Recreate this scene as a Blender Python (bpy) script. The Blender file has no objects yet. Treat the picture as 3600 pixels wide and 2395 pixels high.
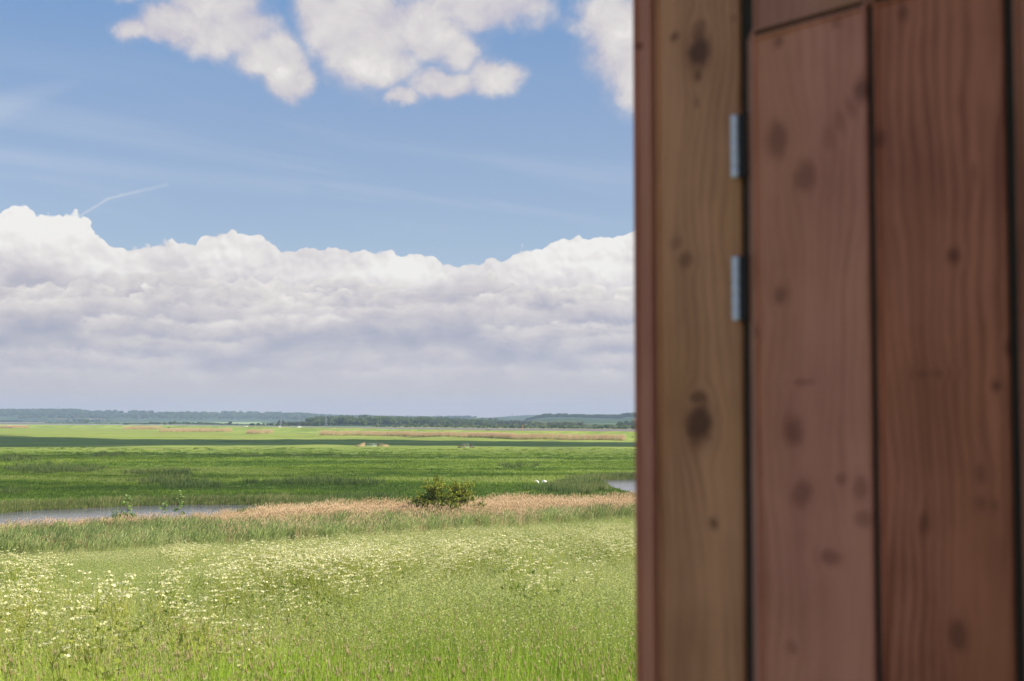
import bpy, bmesh, math, random
import numpy as np
from mathutils import Vector, Matrix, Euler
random.seed(7); RNG = np.random.default_rng(11)
R = math.radians
SC = bpy.context.scene; COL = SC.collection

# ------------------------------------------------------------------ camera
CAM_H = 8.5; F = 5000.0; CX, CY = 1800.0, 1197.5; HORY = 1475.0      # photo: 3600 x 2395 px, 50 mm lens
PITCH = math.atan((HORY-CY)/F)
cam = bpy.data.cameras.new('camera'); co = bpy.data.objects.new('camera', cam); COL.objects.link(co)
cam.lens = 50; cam.sensor_width = 36; cam.clip_start = .05; cam.clip_end = 60000
co.location = (0, 0, CAM_H); co.rotation_euler = (R(90)+PITCH, 0, 0)
cam.dof.use_dof = True; cam.dof.focus_distance = 160; cam.dof.aperture_fstop = 5.8; cam.dof.aperture_blades = 7
SC.camera = co
SUN_AZ, SUN_EL = 112.0, 36.0
SC.view_settings.view_transform = 'Standard'; SC.view_settings.look = 'None'
SC.view_settings.exposure = 0.85; SC.view_settings.gamma = 1.0
SC.render.engine = 'CYCLES'
SC.cycles.max_bounces = 8; SC.cycles.transparent_max_bounces = 12; SC.cycles.diffuse_bounces = 4
SC.cycles.volume_bounces = 1; SC.cycles.use_denoising = True; SC.cycles.use_fast_gi = False
try: SC.cycles.denoiser = 'OPENIMAGEDENOISE'
except Exception: pass

sp, cp_ = math.sin(PITCH), math.cos(PITCH)
def ray(xf, yf):                                   # direction through a pixel of the photograph
    a, b = (xf-CX)/F, -(yf-CY)/F
    return np.array([a, cp_-b*sp, sp+b*cp_])
def azel(xf, yf):
    d = ray(xf, yf); return math.atan2(d[0], d[1]), math.atan2(d[2], math.hypot(d[0], d[1]))
def project(x, y, z):
    dz = z-CAM_H
    u = x; w = y*cp_+dz*sp; v = -y*sp+dz*cp_
    return CX+F*u/w, CY-F*v/w
def on_plane(xf, yf, z=0.0):
    d = ray(xf, yf); t = (z-CAM_H)/d[2]; return d[0]*t, d[1]*t
def sundir():
    a, e = R(SUN_AZ), R(SUN_EL)
    return Vector((math.sin(a)*math.cos(e), math.cos(a)*math.cos(e), math.sin(e)))

# ------------------------------------------------------------------ node helper
class NT:
    def __init__(s, tree): s.t = tree; s.n = tree.nodes; s.l = tree.links
    def put(s, sock, v):
        if v is None: return
        if isinstance(v, bpy.types.NodeSocket): s.l.new(v, sock)
        elif isinstance(v, (tuple, list)) and len(v) == 3 and sock.type == 'RGBA': sock.default_value = (*v, 1)
        else: sock.default_value = v
    def node(s, typ, props=None, **ins):
        n = s.n.new(typ)
        for k, v in (props or {}).items(): setattr(n, k, v)
        for k, v in ins.items(): s.put(n.inputs[k], v)
        return n
    def m(s, op, a, b=None, c=None, clamp=False):
        n = s.n.new('ShaderNodeMath'); n.operation = op; n.use_clamp = clamp
        for i, v in enumerate((a, b, c)): s.put(n.inputs[i], v)
        return n.outputs[0]
    def vm(s, op, a, b=None, scale=None):
        n = s.n.new('ShaderNodeVectorMath'); n.operation = op
        s.put(n.inputs[0], a)
        if b is not None: s.put(n.inputs[1], b)
        if scale is not None: s.put(n.inputs['Scale'], scale)
        return n.outputs['Value'] if op in ('LENGTH', 'DOT_PRODUCT', 'DISTANCE') else n.outputs[0]
    def sm(s, x, lo, hi, to0=0.0, to1=1.0):
        n = s.n.new('ShaderNodeMapRange'); n.interpolation_type = 'SMOOTHSTEP'
        for k, v in (('Value', x), ('From Min', lo), ('From Max', hi), ('To Min', to0), ('To Max', to1)): s.put(n.inputs[k], v)
        return n.outputs[0]
    def lin(s, x, lo, hi, to0=0.0, to1=1.0):
        n = s.n.new('ShaderNodeMapRange')
        for k, v in (('Value', x), ('From Min', lo), ('From Max', hi), ('To Min', to0), ('To Max', to1)): s.put(n.inputs[k], v)
        return n.outputs[0]
    def noise(s, vec, scale=1.0, detail=4.0, rough=.5, dist=0.0, dim='3D', out='Fac'):
        n = s.n.new('ShaderNodeTexNoise'); n.noise_dimensions = dim
        s.put(n.inputs['Vector'], vec); n.inputs['Scale'].default_value = scale; n.inputs['Detail'].default_value = detail
        n.inputs['Roughness'].default_value = rough; n.inputs['Distortion'].default_value = dist
        return n.outputs[out]
    def voro(s, vec, scale=1.0, detail=0.0, rough=.5, smooth=None, dim='2D', out='Distance'):
        n = s.n.new('ShaderNodeTexVoronoi'); n.voronoi_dimensions = dim
        if smooth is not None: n.feature = 'SMOOTH_F1'; n.inputs['Smoothness'].default_value = smooth
        s.put(n.inputs['Vector'], vec); n.inputs['Scale'].default_value = scale
        n.inputs['Detail'].default_value = detail; n.inputs['Roughness'].default_value = rough
        return n.outputs[out]
    def mix(s, f, a, b, blend='MIX'):
        n = s.n.new('ShaderNodeMix'); n.data_type = 'RGBA'; n.blend_type = blend
        s.put(n.inputs[0], f); s.put(n.inputs[6], a); s.put(n.inputs[7], b); return n.outputs[2]
    def ramp(s, f, stops, interp='LINEAR'):
        n = s.n.new('ShaderNodeValToRGB'); n.color_ramp.interpolation = interp; e = n.color_ramp.elements
        while len(e) < len(stops): e.new(.5)
        for i, (p, c) in enumerate(stops): e[i].position = p
        for i, (p, c) in enumerate(stops): e[i].color = (*c, 1)
        s.put(n.inputs[0], f); return n.outputs[0]
    def combine(s, x, y, z=0.0):
        n = s.n.new('ShaderNodeCombineXYZ')
        for i, v in enumerate((x, y, z)): s.put(n.inputs[i], v)
        return n.outputs[0]
    def sep(s, v):
        n = s.n.new('ShaderNodeSeparateXYZ'); s.put(n.inputs[0], v); return n.outputs
def srgb(r, g, b):
    f = lambda c: (c/255/12.92) if c/255 <= .04045 else ((c/255+.055)/1.055)**2.4
    return (f(r), f(g), f(b))

# ------------------------------------------------------------------ sun and sky
sun = bpy.data.lights.new('sun', 'SUN'); sun.energy = 4.8; sun.angle = R(.55); sun.color = (1, .93, .82)
so = bpy.data.objects.new('sun', sun); COL.objects.link(so); so.location = (60, -30, 80)
so.rotation_euler = sundir().to_track_quat('Z', 'Y').to_euler()

def build_world():
    w = bpy.data.worlds.new('World'); SC.world = w; w.use_nodes = True
    w.node_tree.nodes.clear(); T = NT(w.node_tree); m = T.m
    STR = .1; K = 1/STR/2**.85
    d = T.node('ShaderNodeTexCoord').outputs['Generated']
    x, y, z = T.sep(d)[:3]
    az = m('ARCTAN2', x, y); el = m('ARCSINE', z)
    P = T.combine(az, el, 0.0)
    sky = T.node('ShaderNodeTexSky', dict(sky_type='NISHITA', sun_disc=False, sun_elevation=R(SUN_EL), sun_rotation=R(SUN_AZ),
                                          air_density=1.0, dust_density=.6, ozone_density=1.6, altitude=20)).outputs[0]
    up = T.sm(el, .28, .75)                         # low down the blue is milky, overhead it is the clear sky
    c = lambda r, g, b: tuple(v*K for v in srgb(r, g, b))
    low = T.ramp(T.lin(el, 0, .30), [(0.0, srgb(176, 183, 204)), (.34, srgb(167, 187, 211)), (.5, srgb(154, 176, 207)), (.72, srgb(138, 164, 202)), (1, srgb(110, 150, 199))])
    low = T.mix(1.0, low, (K, K, K), 'MULTIPLY')
    low = T.mix(.12, low, sky)
    col = T.mix(up, low, sky)
    # thin cirrus
    st = T.vm('ADD', T.vm('MULTIPLY', P, (2.2, 26, 1)), T.combine(0.0, m('MULTIPLY', az, 3.6)))
    ci = T.noise(st, 1.0, 5, .55, .4)
    ci = m('MULTIPLY', T.sm(ci, .47, .78), m('MULTIPLY', T.sm(el, .12, .15), T.sm(el, .27, .2)))
    col = T.mix(m('MULTIPLY', ci, .38), col, c(205, 212, 226))
    # contrail: two bent lengths
    m = T.m
    def seg(p0, p1, w0, w1, fade):
        a0, a1 = azel(*p0), azel(*p1)
        v = (a1[0]-a0[0], a1[1]-a0[1], 0); L2 = v[0]**2+v[1]**2
        rel = T.vm('SUBTRACT', P, (a0[0], a0[1], 0)); t = m('DIVIDE', T.vm('DOT_PRODUCT', rel, v), L2, clamp=True)
        dd = T.vm('LENGTH', T.vm('SUBTRACT', rel, T.vm('SCALE', v, scale=t)))
        dd = m('ADD', dd, m('MULTIPLY', m('SUBTRACT', T.noise(P, 260, 3, .6), .5), .0016))
        return m('MULTIPLY', T.sm(dd, T.lin(t, 0, 1, w0, w1), 0.0), T.lin(t, 0, 1, fade[0], fade[1]))
    k = m('MAXIMUM', seg((286, 756), (382, 698), .0010, .0016, (.40, .42)), seg((382, 698), (585, 650), .0014, .0022, (.42, .15)))
    col = T.mix(k, col, c(222, 224, 228))
    k = m('ADD', seg((-20, 385), (270, 285), .016, .006, (.28, .05)), seg((-30, 540), (1050, 665), .010, .012, (.22, .08)), clamp=True)
    col = T.mix(k, col, c(205, 214, 228))

    # domain warp shared by all cloud edges
    wn = T.noise(P, 22, 4, .55, out='Color'); wv = T.vm('MULTIPLY', T.vm('SUBTRACT', wn, (.5, .5, .5)), (.030, .020, 0))
    Pw = T.vm('ADD', P, wv)
    # ---- broken clouds high in the frame
    def blobs(lst, Q):
        acc = None
        for (bx, by, rx, ry, s_) in lst:
            a, e = azel(bx, by)
            q = T.vm('MULTIPLY', T.vm('SUBTRACT', Q, (a, e, 0)), (F/rx, F/ry, 0))
            g = m('MULTIPLY', m('SUBTRACT', 1.0, T.vm('LENGTH', q)), s_)
            acc = g if acc is None else m('SMOOTH_MAX', acc, g, .22)
        return acc
    Q = T.vm('ADD', P, T.vm('MULTIPLY', T.vm('SUBTRACT', T.noise(P, 30, 6, .6, out='Color'), (.5, .5, .5)), (.028, .024, 0)))
    up_list = [(470, 105, 75, 40, .8), (610, 90, 130, 75, 1), (740, 10, 190, 105, 1), (800, 110, 190, 95, 1), (930, 190, 130, 95, 1), (1010, 270, 90, 85, 1),
               (1190, 60, 150, 120, 1), (1290, 120, 210, 170, 1), (1330, 230, 160, 85, 1), (1500, 110, 180, 120, .9), (1610, 175, 80, 70, .7), (1690, 15, 260, 105, 1),
               (1560, 300, 150, 50, .8), (1740, 265, 110, 70, 1), (1430, 345, 70, 30, .7),
               (2165, 70, 145, 120, 1), (2230, 190, 195, 125, 1), (2290, 290, 190, 90, 1), (2640, 80, 400, 200, .9), (300, -130, 380, 90, .8)]
    D0 = blobs(up_list, Q)
    n1 = T.noise(P, 21, 9, .60, .25); n2 = T.noise(T.vm('ADD', P, (-.004, .010, 0)), 21, 4, .55, .25)
    dens = m('ADD', D0, m('ADD', .10, m('MULTIPLY', m('SUBTRACT', n1, .5), 1.25)))
    dens = m('ADD', dens, m('MULTIPLY', m('SUBTRACT', T.noise(P, 12, 3, .5), .5), .8))
    a_up = m('MULTIPLY', T.sm(dens, -.16, .46), .985)
    thin = T.sm(m('ADD', D0, m('MULTIPLY', m('SUBTRACT', T.noise(P, 16, 9, .66, .5), .5), 2.2)), -.35, .65)
    a_up = m('MAXIMUM', a_up, m('MULTIPLY', thin, .42))
    low_n = T.noise(P, 21, 4, .55, .25)
    shade = m('ADD', m('MULTIPLY', m('SUBTRACT', low_n, n2), 1.9), m('MULTIPLY', m('SUBTRACT', T.noise(P, 15, 5, .55), .5), 1.3))
    shade = m('ADD', m('ADD', shade, .16), m('MULTIPLY', T.sm(dens, -.1, .75), .48))
    cu = T.ramp(shade, [(0, srgb(188, 188, 205)), (.28, srgb(203, 199, 208)), (.55, srgb(216, 211, 213)), (.8, srgb(226, 221, 220)), (1, srgb(238, 234, 231))])
    cu = T.mix(1.0, cu, (K, K, K), 'MULTIPLY')
    col = T.mix(a_up, col, cu)
    # ---- the long cumulus bank
    prof = [(-900, 790), (-400, 700), (-150, 735), (0, 722), (90, 735), (130, 752), (185, 757), (230, 752), (306, 758), (316, 790), (326, 828), (400, 850),
            (475, 870), (500, 862), (560, 850), (620, 855), (690, 872), (699, 850), (712, 825), (750, 820), (830, 828), (925, 830), (950, 855), (958, 872),
            (1070, 880), (1160, 873), (1260, 885), (1380, 885), (1470, 888), (1545, 905), (1620, 922), (1700, 920), (1800, 908), (1818, 885), (1830, 870), (1925, 848),
            (2030, 832), (2140, 833), (2180, 812), (2240, 797), (2500, 850), (2900, 800), (3400, 900), (4200, 840)]
    fc = T.node('ShaderNodeFloatCurve'); cu_ = fc.mapping.curves[0]
    fc.mapping.use_clip = False
    pts = []
    for (px, py) in prof:
        a, e = azel(px, py); pts.append(((a+.6)/1.2, e*4))
    pts.sort()
    while len(cu_.points) < len(pts): cu_.points.new(.5, .5)
    for i, (a, b) in enumerate(pts): cu_.points[i].location = (a, b); cu_.points[i].handle_type = 'VECTOR'
    fc.mapping.update()
    bw = T.vm('ADD', P, T.vm('MULTIPLY', T.vm('SUBTRACT', T.noise(P, 45, 3, .5, out='Color'), (.5, .5, .5)), (.010, .010, 0)))
    T.put(fc.inputs['Value'], T.lin(T.sep(P)[0], -.6, .6)); top = m('MULTIPLY_ADD', fc.outputs[0], .25, .0022)
    def billow(v, sc_, det): return m('SUBTRACT', 1.0, T.voro(v, sc_, det, .5, smooth=.6))
    fine = T.noise(P, 150, 4, .6)
    B0 = billow(bw, 75, 1.5); B1 = billow(T.vm('ADD', bw, (.0015, .0035, 0)), 75, 1.5)
    G0 = billow(bw, 26, 0.0); G1 = billow(T.vm('ADD', bw, (.003, .008, 0)), 26, 0.0)
    dd = m('ADD', m('ADD', m('SUBTRACT', top, el), m('MULTIPLY', m('SUBTRACT', B0, .60), .0075)), m('ADD', m('MULTIPLY', m('SUBTRACT', G0, .62), .006), m('MULTIPLY', m('SUBTRACT', fine, .5), .0022)))
    a_b = T.sm(dd, -.0002, .0016)
    lump = m('ADD', m('MULTIPLY', m('SUBTRACT', B0, B1), .38), m('MULTIPLY', m('SUBTRACT', G0, G1), .42))
    soft = m('SUBTRACT', T.noise(T.vm('MULTIPLY', Pw, (16, 24, 1)), 1, 7, .6), .5)
    patch = m('SUBTRACT', T.noise(T.vm('MULTIPLY', P, (7, 13, 1)), 1, 3, .5), .5)
    hot = blobs([(815, 895, 130, 75, 1), (130, 810, 210, 95, 1), (330, 960, 110, 60, .8), (1230, 950, 260, 50, .7), (2080, 900, 170, 90, 1), (1440, 950, 120, 60, .8), (-500, 800, 300, 120, 1), (2900, 860, 400, 100, 1)], Pw)
    tops = m('ADD', m('ADD', m('ADD', m('ADD', .76, T.lin(hot, -.3, .7, 0, .34)), lump), m('ADD', m('MULTIPLY', soft, .8), m('MULTIPLY', patch, .9))), m('MULTIPLY', dd, -5.5))
    WR = [(0, srgb(186, 184, 201)), (.3, srgb(205, 201, 209)), (.55, srgb(221, 216, 218)), (.8, srgb(235, 231, 229)), (1, srgb(245, 243, 240))]
    cb = T.ramp(tops, WR)
    # nearer decks in front of it, each with its own lit top and grey underside
    decks = [(.099, .012, 9, .0020, .84, -.02, 1.0), (.092, .010, 14, .0024, .80, -.10, 1.1), (.081, .010, 10, .0035, .74, -.16, 1.0), (.070, .009, 12, .0035, .74, -.18, 1.1), (.058, .008, 9, .004, .70, -.20, 1.2), (.047, .006, 8, .005, .66, -.22, 1.0), (.036, .006, 10, .004, .62, -.2, .9)]
    for k_, (e0, amp, fr, sf, br, dk, cov) in enumerate(decks):
        off = (k_*3.17+1.3, k_*1.71, 0)
        line = m('SUBTRACT', T.noise(T.vm('ADD', T.vm('MULTIPLY', P, (fr, fr*.8, 1)), off), 1, 4, .55), .5)
        bw_ = m('SUBTRACT', T.noise(T.vm('ADD', T.vm('MULTIPLY', Pw, (fr*5, fr*9, 1)), off), 1, 5, .6), .5)
        di = m('ADD', m('SUBTRACT', e0, el), m('ADD', m('MULTIPLY', line, amp*3.4), m('MULTIPLY', bw_, .009+amp*.35)))
        if k_ < 2: di = m('ADD', di, m('MULTIPLY', m('SUBTRACT', B0, .6), .008))
        present = T.sm(T.noise(T.vm('ADD', T.vm('MULTIPLY', P, (fr*.55, fr*1.1, 1)), (k_*5.3, 8.1, 0)), 1, 3, .5), .40, .50)
        al = m('MULTIPLY', m('MULTIPLY', T.sm(di, -sf*.3, sf), T.sm(di, .040, .012)), m('MULTIPLY', present, min(1, cov*.95)))
        v_ = m('ADD', m('ADD', br+.05, m('MULTIPLY', di, -36.0 if k_ < 5 else -24)), m('ADD', m('MULTIPLY', soft, .85), m('MULTIPLY', bw_, 1.2)))
        ck = T.ramp(v_, [(0, srgb(166, 170, 189)), (.28, srgb(188, 186, 198)), (.52, srgb(208, 203, 207)), (.78, srgb(226, 220, 218)), (1, srgb(243, 237, 233))])
        # base tone of the deck region, laid under the lit crests
        under = T.sm(di, -.006, .012)
        if k_ == 0:
            s1 = T.noise(T.vm('MULTIPLY', Pw, (9, 40, 1)), 1, 7, .58, .4)
            bt = T.ramp(m('ADD', .5, m('ADD', m('MULTIPLY', m('SUBTRACT', s1, .5), 2.4), m('MULTIPLY', patch, 1.3))), [(0, srgb(174, 176, 192)), (.3, srgb(192, 189, 199)), (.6, srgb(209, 204, 207)), (1, srgb(229, 222, 220))])
            cb = T.mix(m('MULTIPLY', T.sm(di, -.004, .010), .92), cb, bt)
        cb = T.mix(al, cb, ck)
    far = T.sm(m('ADD', el, m('MULTIPLY', soft, .03)), .046, .020)      # the deck sinks into pale murk
    cb = T.mix(m('MULTIPLY', far, .80), cb, T.ramp(T.lin(el, 0, .05), [(0, srgb(210, 199, 194)), (1, srgb(197, 192, 199))]))
    cb = T.mix(1.0, cb, (K, K, K), 'MULTIPLY')
    col = T.mix(a_b, col, cb)
    # sky outside the view is boosted on both sides, added to brighten the hut wall
    col = T.vm('SCALE', col, scale=T.m('MULTIPLY', T.sm(T.m('ABSOLUTE', az), .7, 1.3, 1.0, 1.55), 1.0))
    bg = T.node('ShaderNodeBackground', Color=col, Strength=STR)
    T.l.new(bg.outputs[0], T.node('ShaderNodeOutputWorld').inputs[0])
    w.cycles.sampling_method = 'MANUAL'; w.cycles.sample_map_resolution = 1024
build_world()

# ------------------------------------------------------------------ object helpers
def tag(o, label=None, cat=None, group=None, kind=None):
    if label: o['label'] = label
    if cat: o['category'] = cat
    if group: o['group'] = group
    if kind: o['kind'] = kind
    return o
def mesh_np(name, V, Fc, mat=None, attrs=None, smooth=False):
    """V (n,3); Fc list of (m,k) int arrays; attrs {name: per-vertex floats}"""
    me = bpy.data.meshes.new(name); V = np.asarray(V, dtype=np.float32)
    Fc = [np.asarray(f, dtype=np.int32) for f in (Fc if isinstance(Fc, list) else [Fc]) if len(f)]
    me.vertices.add(len(V)); me.vertices.foreach_set('co', V.ravel())
    nl = sum(f.size for f in Fc); nf = sum(len(f) for f in Fc)
    me.loops.add(nl); me.loops.foreach_set('vertex_index', np.concatenate([f.ravel() for f in Fc]))
    me.polygons.add(nf); tot = np.concatenate([np.full(len(f), f.shape[1], dtype=np.int32) for f in Fc])
    me.polygons.foreach_set('loop_start', np.concatenate([[0], np.cumsum(tot)[:-1]]).astype(np.int32))
    if smooth: me.polygons.foreach_set('use_smooth', np.ones(nf, dtype=bool))
    for k, v in (attrs or {}).items():
        a = me.attributes.new(k, 'FLOAT', 'POINT'); a.data.foreach_set('value', np.asarray(v, dtype=np.float32))
    me.update(calc_edges=True); me.validate()
    if mat: me.materials.append(mat)
    return me
def obj(name, me, parent=None, loc=(0, 0, 0), rot=(0, 0, 0), link=True):
    o = bpy.data.objects.new(name, me)
    if link: COL.objects.link(o)
    o.location = loc; o.rotation_euler = rot
    if parent: o.parent = parent
    return o
def thing(name, label, cat, loc=(0, 0, 0), rotz=0, group=None):
    return tag(obj(name, None, None, loc, (0, 0, rotz)), label, cat, group)
def dup(root, loc, rotz=0.0, scale=1.0, label=None, group=None):
    r = root.copy(); COL.objects.link(r); r.location = loc; r.rotation_euler = (0, 0, rotz); r.scale = (scale,)*3 if not isinstance(scale, tuple) else scale
    if label: r['label'] = label
    if group: r['group'] = group
    for ch in list(root.children):
        c = ch.copy(); COL.objects.link(c); c.parent = r
    return r
def pt_noise(X, Y, scale, octv=4, seed=0):
    """smooth 2-D value noise, 0..1"""
    out = np.zeros_like(X, dtype=float); amp = 1; tot = 0
    for o in range(octv):
        r = np.random.default_rng(seed*31+o).random((256, 256))
        u = X/scale*2**o+17.3*o; v = Y/scale*2**o+9.1*o
        i = np.floor(u).astype(int); j = np.floor(v).astype(int); fu = u-i; fv = v-j
        fu = fu*fu*(3-2*fu); fv = fv*fv*(3-2*fv); i &= 255; j &= 255; i1 = (i+1) & 255; j1 = (j+1) & 255
        out += amp*((r[i, j]*(1-fu)+r[i1, j]*fu)*(1-fv)+(r[i, j1]*(1-fu)+r[i1, j1]*fu)*fv); tot += amp; amp *= .5
    return out/tot
def sstep(x, a, b):
    t = np.clip((x-a)/(b-a), 0, 1); return t*t*(3-2*t)
def poly_sd(X, Y, poly):
    """signed distance to a polygon, negative inside"""
    p = np.array(poly, float); n = len(p); d = np.full(X.shape, 1e9); ins = np.zeros(X.shape, bool)
    for i in range(n):
        a, b = p[i], p[(i+1) % n]; e = b-a; L = e@e
        t = np.clip(((X-a[0])*e[0]+(Y-a[1])*e[1])/L, 0, 1)
        d = np.minimum(d, np.hypot(X-a[0]-t*e[0], Y-a[1]-t*e[1]))
        c = ((a[1] > Y) != (b[1] > Y)) & (X < (b[0]-a[0])*(Y-a[1])/(b[1]-a[1]+1e-12)+a[0]); ins ^= c
    return np.where(ins, -d, d)

# ------------------------------------------------------------------ materials
def principled(name, base=(.5, .5, .5), rough=.7, spec=.3):
    m = bpy.data.materials.new(name); m.use_nodes = True; T = NT(m.node_tree)
    b = m.node_tree.nodes['Principled BSDF']; b.inputs['Base Color'].default_value = (*base, 1)
    b.inputs['Roughness'].default_value = rough; b.inputs['Specular IOR Level'].default_value = spec
    return m, T, b
def simple(name, base, rough=.7, var=.25, scale=8, spec=.3, metal=0):
    m, T, b = principled(name, base, rough, spec); b.inputs['Metallic'].default_value = metal
    n = T.noise(T.node('ShaderNodeTexCoord').outputs['Object'], scale, 5, .6)
    T.put(b.inputs['Base Color'], T.mix(n, tuple(c*(1-var) for c in base), tuple(min(1, c*(1+var)) for c in base)))
    return m
def leafy(name, stops, transl=.35, rough=.55, tipc=None, inst=.5, rnd=False):
    """foliage: colour by a per-piece 'tint' attribute shifted by the clump's own tint"""
    m = bpy.data.materials.new(name); m.use_nodes = True; m.node_tree.nodes.clear(); T = NT(m.node_tree)
    a = T.node('ShaderNodeAttribute', dict(attribute_name='tint')).outputs['Fac']
    i = T.node('ShaderNodeAttribute', dict(attribute_name='ctint', attribute_type='INSTANCER')).outputs['Fac']
    if rnd: i = T.node('ShaderNodeObjectInfo').outputs['Random']
    f = T.m('ADD', T.m('MULTIPLY', a, 1-inst), T.m('MULTIPLY', i, inst), clamp=True)
    c = T.ramp(f, stops)
    if tipc:
        h = T.node('ShaderNodeAttribute', dict(attribute_name='hgt')).outputs['Fac']
        c = T.mix(T.sm(h, .55, 1.0, 0, tipc[1]), c, tipc[0])
    p = T.node('ShaderNodeBsdfPrincipled', Roughness=rough); T.put(p.inputs['Base Color'], c); p.inputs['Specular IOR Level'].default_value = .18
    tr = T.node('ShaderNodeBsdfTranslucent', Color=c)
    mx = T.node('ShaderNodeMixShader', Fac=transl); T.l.new(p.outputs[0], mx.inputs[1]); T.l.new(tr.outputs[0], mx.inputs[2])
    T.l.new(mx.outputs[0], T.node('ShaderNodeOutputMaterial').inputs[0])
    return m
M = {}
M['lush'] = leafy('lush_grass', [(0, (0.1, 0.19, 0.014)), (0.5, (0.26, 0.39, 0.028)), (1, (0.44, 0.54, 0.075))], .45, .5)
M['pale'] = leafy('pale_grass', [(0, (0.18, 0.27, 0.03)), (0.5, (0.37, 0.43, 0.075)), (1, (0.56, 0.55, 0.18))], .45, .6)
M['panicle'] = leafy('grass_panicle', [(0, (0.28, 0.32, 0.1)), (0.5, (0.4, 0.41, 0.15)), (1, (0.52, 0.49, 0.23))], .35, .7)
M['foxtail'] = leafy('foxtail_head', [(0, (0.26, 0.16, 0.08)), (0.5, (0.36, 0.26, 0.12)), (1, (0.44, 0.36, 0.19))], .3, .7, inst=.2)
M['umbel'] = leafy('umbel', [(0, (0.5, 0.47, 0.18)), (0.5, (0.7, 0.65, 0.33)), (1, (0.8, 0.75, 0.48))], .3, .8, inst=.3)
M['parsley'] = leafy('parsley_leaf', [(0, (.10, .17, .02)), (.5, (.24, .29, .04)), (1, (.38, .38, .07))], .4, .6)
M['reed'] = leafy('reed_leaf', [(0, (0.12, 0.17, 0.045)), (0.5, (0.3, 0.37, 0.11)), (1, (0.52, 0.56, 0.22))], .35, .5)
M['straw'] = leafy('reed_straw', [(0, (0.4, 0.25, 0.12)), (0.5, (0.6, 0.42, 0.23)), (1, (0.72, 0.55, 0.34))], .3, .7)
M['marsh'] = leafy('marsh_grass', [(0, (0.06, 0.105, 0.016)), (0.3, (0.11, 0.18, 0.022)), (0.65, (0.21, 0.285, 0.035)), (1, (0.38, 0.42, 0.11))], .35, .6, inst=.75)
M['rush'] = leafy('rush', [(0, (0.065, 0.105, 0.026)), (0.5, (0.12, 0.165, 0.038)), (1, (0.23, 0.25, 0.07))], .25, .6)
M['haw'] = leafy('hawthorn_leaf', [(0, (0.04, 0.075, 0.008)), (0.5, (0.13, 0.17, 0.018)), (1, (0.34, 0.34, 0.04))], .35, .5, inst=0)
M['sapling'] = leafy('sapling_leaf', [(0, (.07, .14, .02)), (.5, (.17, .27, .05)), (1, (.36, .44, .16))], .4, .5, inst=0)
M['fartree'] = leafy('tree_leaf', [(0, (0.035, 0.06, 0.018)), (0.5, (0.075, 0.12, 0.032)), (1, (0.15, 0.2, 0.055))], .15, .7, inst=.55, rnd=True)
M['poplar'] = leafy('poplar_leaf', [(0, (0.06, 0.075, 0.04)), (0.5, (0.11, 0.125, 0.065)), (1, (0.18, 0.19, 0.1))], .15, .7, inst=.55, rnd=True)
M['willow'] = leafy('willow_leaf', [(0, (0.12, 0.145, 0.065)), (0.5, (0.19, 0.22, 0.1)), (1, (0.29, 0.31, 0.16))], .15, .7, inst=.55, rnd=True)
M['bark'] = simple('bark', (.09, .065, .045), .9, .4)
M['rail'] = simple('weathered_rail', (.60, .40, .22), .8, .25, 3)
M['post'] = simple('fence_post', (.20, .12, .08), .85, .3, 3)
M['darkrail'] = simple('dark_rail', (.10, .075, .05), .85, .3, 3)
M['steel'] = simple('galvanised_steel', (.34, .37, .35), .4, .15, 6, metal=.4)
M['hingesteel'] = simple('hinge_steel', (.62, .56, .56), .55, .05, 40, metal=0); M['oldsteel'] = simple('dark_hinge_leaf', (.022, .014, .012), .6, .3, 60)
M['white'] = simple('white_plumage', (.88, .84, .80), .8, .05, 9)
M['cream'] = simple('stained_plumage', (.80, .66, .42), .8, .1, 9)
M['black'] = simple('black_skin', (.04, .035, .035), .6, .2)
M['orange'] = simple('orange_beak', (.65, .20, .05), .5, .1)
M['lattice'] = simple('lattice_steel', (.16, .17, .18), .6, .2)

# ------------------------------------------------------------------ terrain
WATER_Z = -.30
POND_L = [(-140, 128), (-75, 130), (-60, 131), (-48.4, 134.6), (-47, 139), (-43.7, 140.5), (-40.3, 144.8), (-35, 147.4), (-28, 147.8), (-22, 146), (-18.5, 141), (-20, 135), (-26, 127), (-34, 119), (-44, 110.5), (-60, 104), (-90, 98), (-140, 95)]
POND_R = [(12.4, 200), (12.9, 207), (17, 210.5), (30, 215), (48, 214), (62, 196), (66, 165), (50, 146), (30, 138), (19, 141), (16, 150), (14.4, 165), (13.3, 178), (12.4, 188)]
RIDGE_A = [(-4000, 1462), (-1500, 1455), (-200, 1450), (0, 1447.5), (206, 1446.5), (300, 1448), (420, 1450.5), (600, 1452.5), (830, 1455), (1000, 1457.5), (1070, 1461), (1130, 1465), (1190, 1468), (1250, 1470), (1280, 1467),
           (1320, 1471), (1500, 1473), (1700, 1470), (1760, 1466), (1800, 1463), (1850, 1460), (1890, 1459.5), (1925, 1462), (1955, 1460.5), (1985, 1463), (2020, 1467), (2250, 1469), (3000, 1462), (6000, 1466)]
RIDGE_B = [(-4000, 1490), (850, 1490), (1050, 1480), (1100, 1474), (1250, 1471.5), (1400, 1473), (1500, 1474), (1600, 1473), (1650, 1470), (1700, 1468.5), (1740, 1471), (1800, 1477), (1860, 1478), (1900, 1471), (1930, 1469), (1990, 1468.5), (2060, 1470),
           (2130, 1472), (2180, 1473), (2200, 1468), (2260, 1467), (2600, 1464), (6000, 1470)]
DA, DB = 6200.0, 3600.0
def ridge(tab, px, D):
    xs, ys = zip(*tab); return (HORY-np.interp(px, xs, ys))/F*D+CAM_H
def toe_y(x): return np.clip(108+.8*x, 62, 142)      # where the meadow slope meets the reeds
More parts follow.
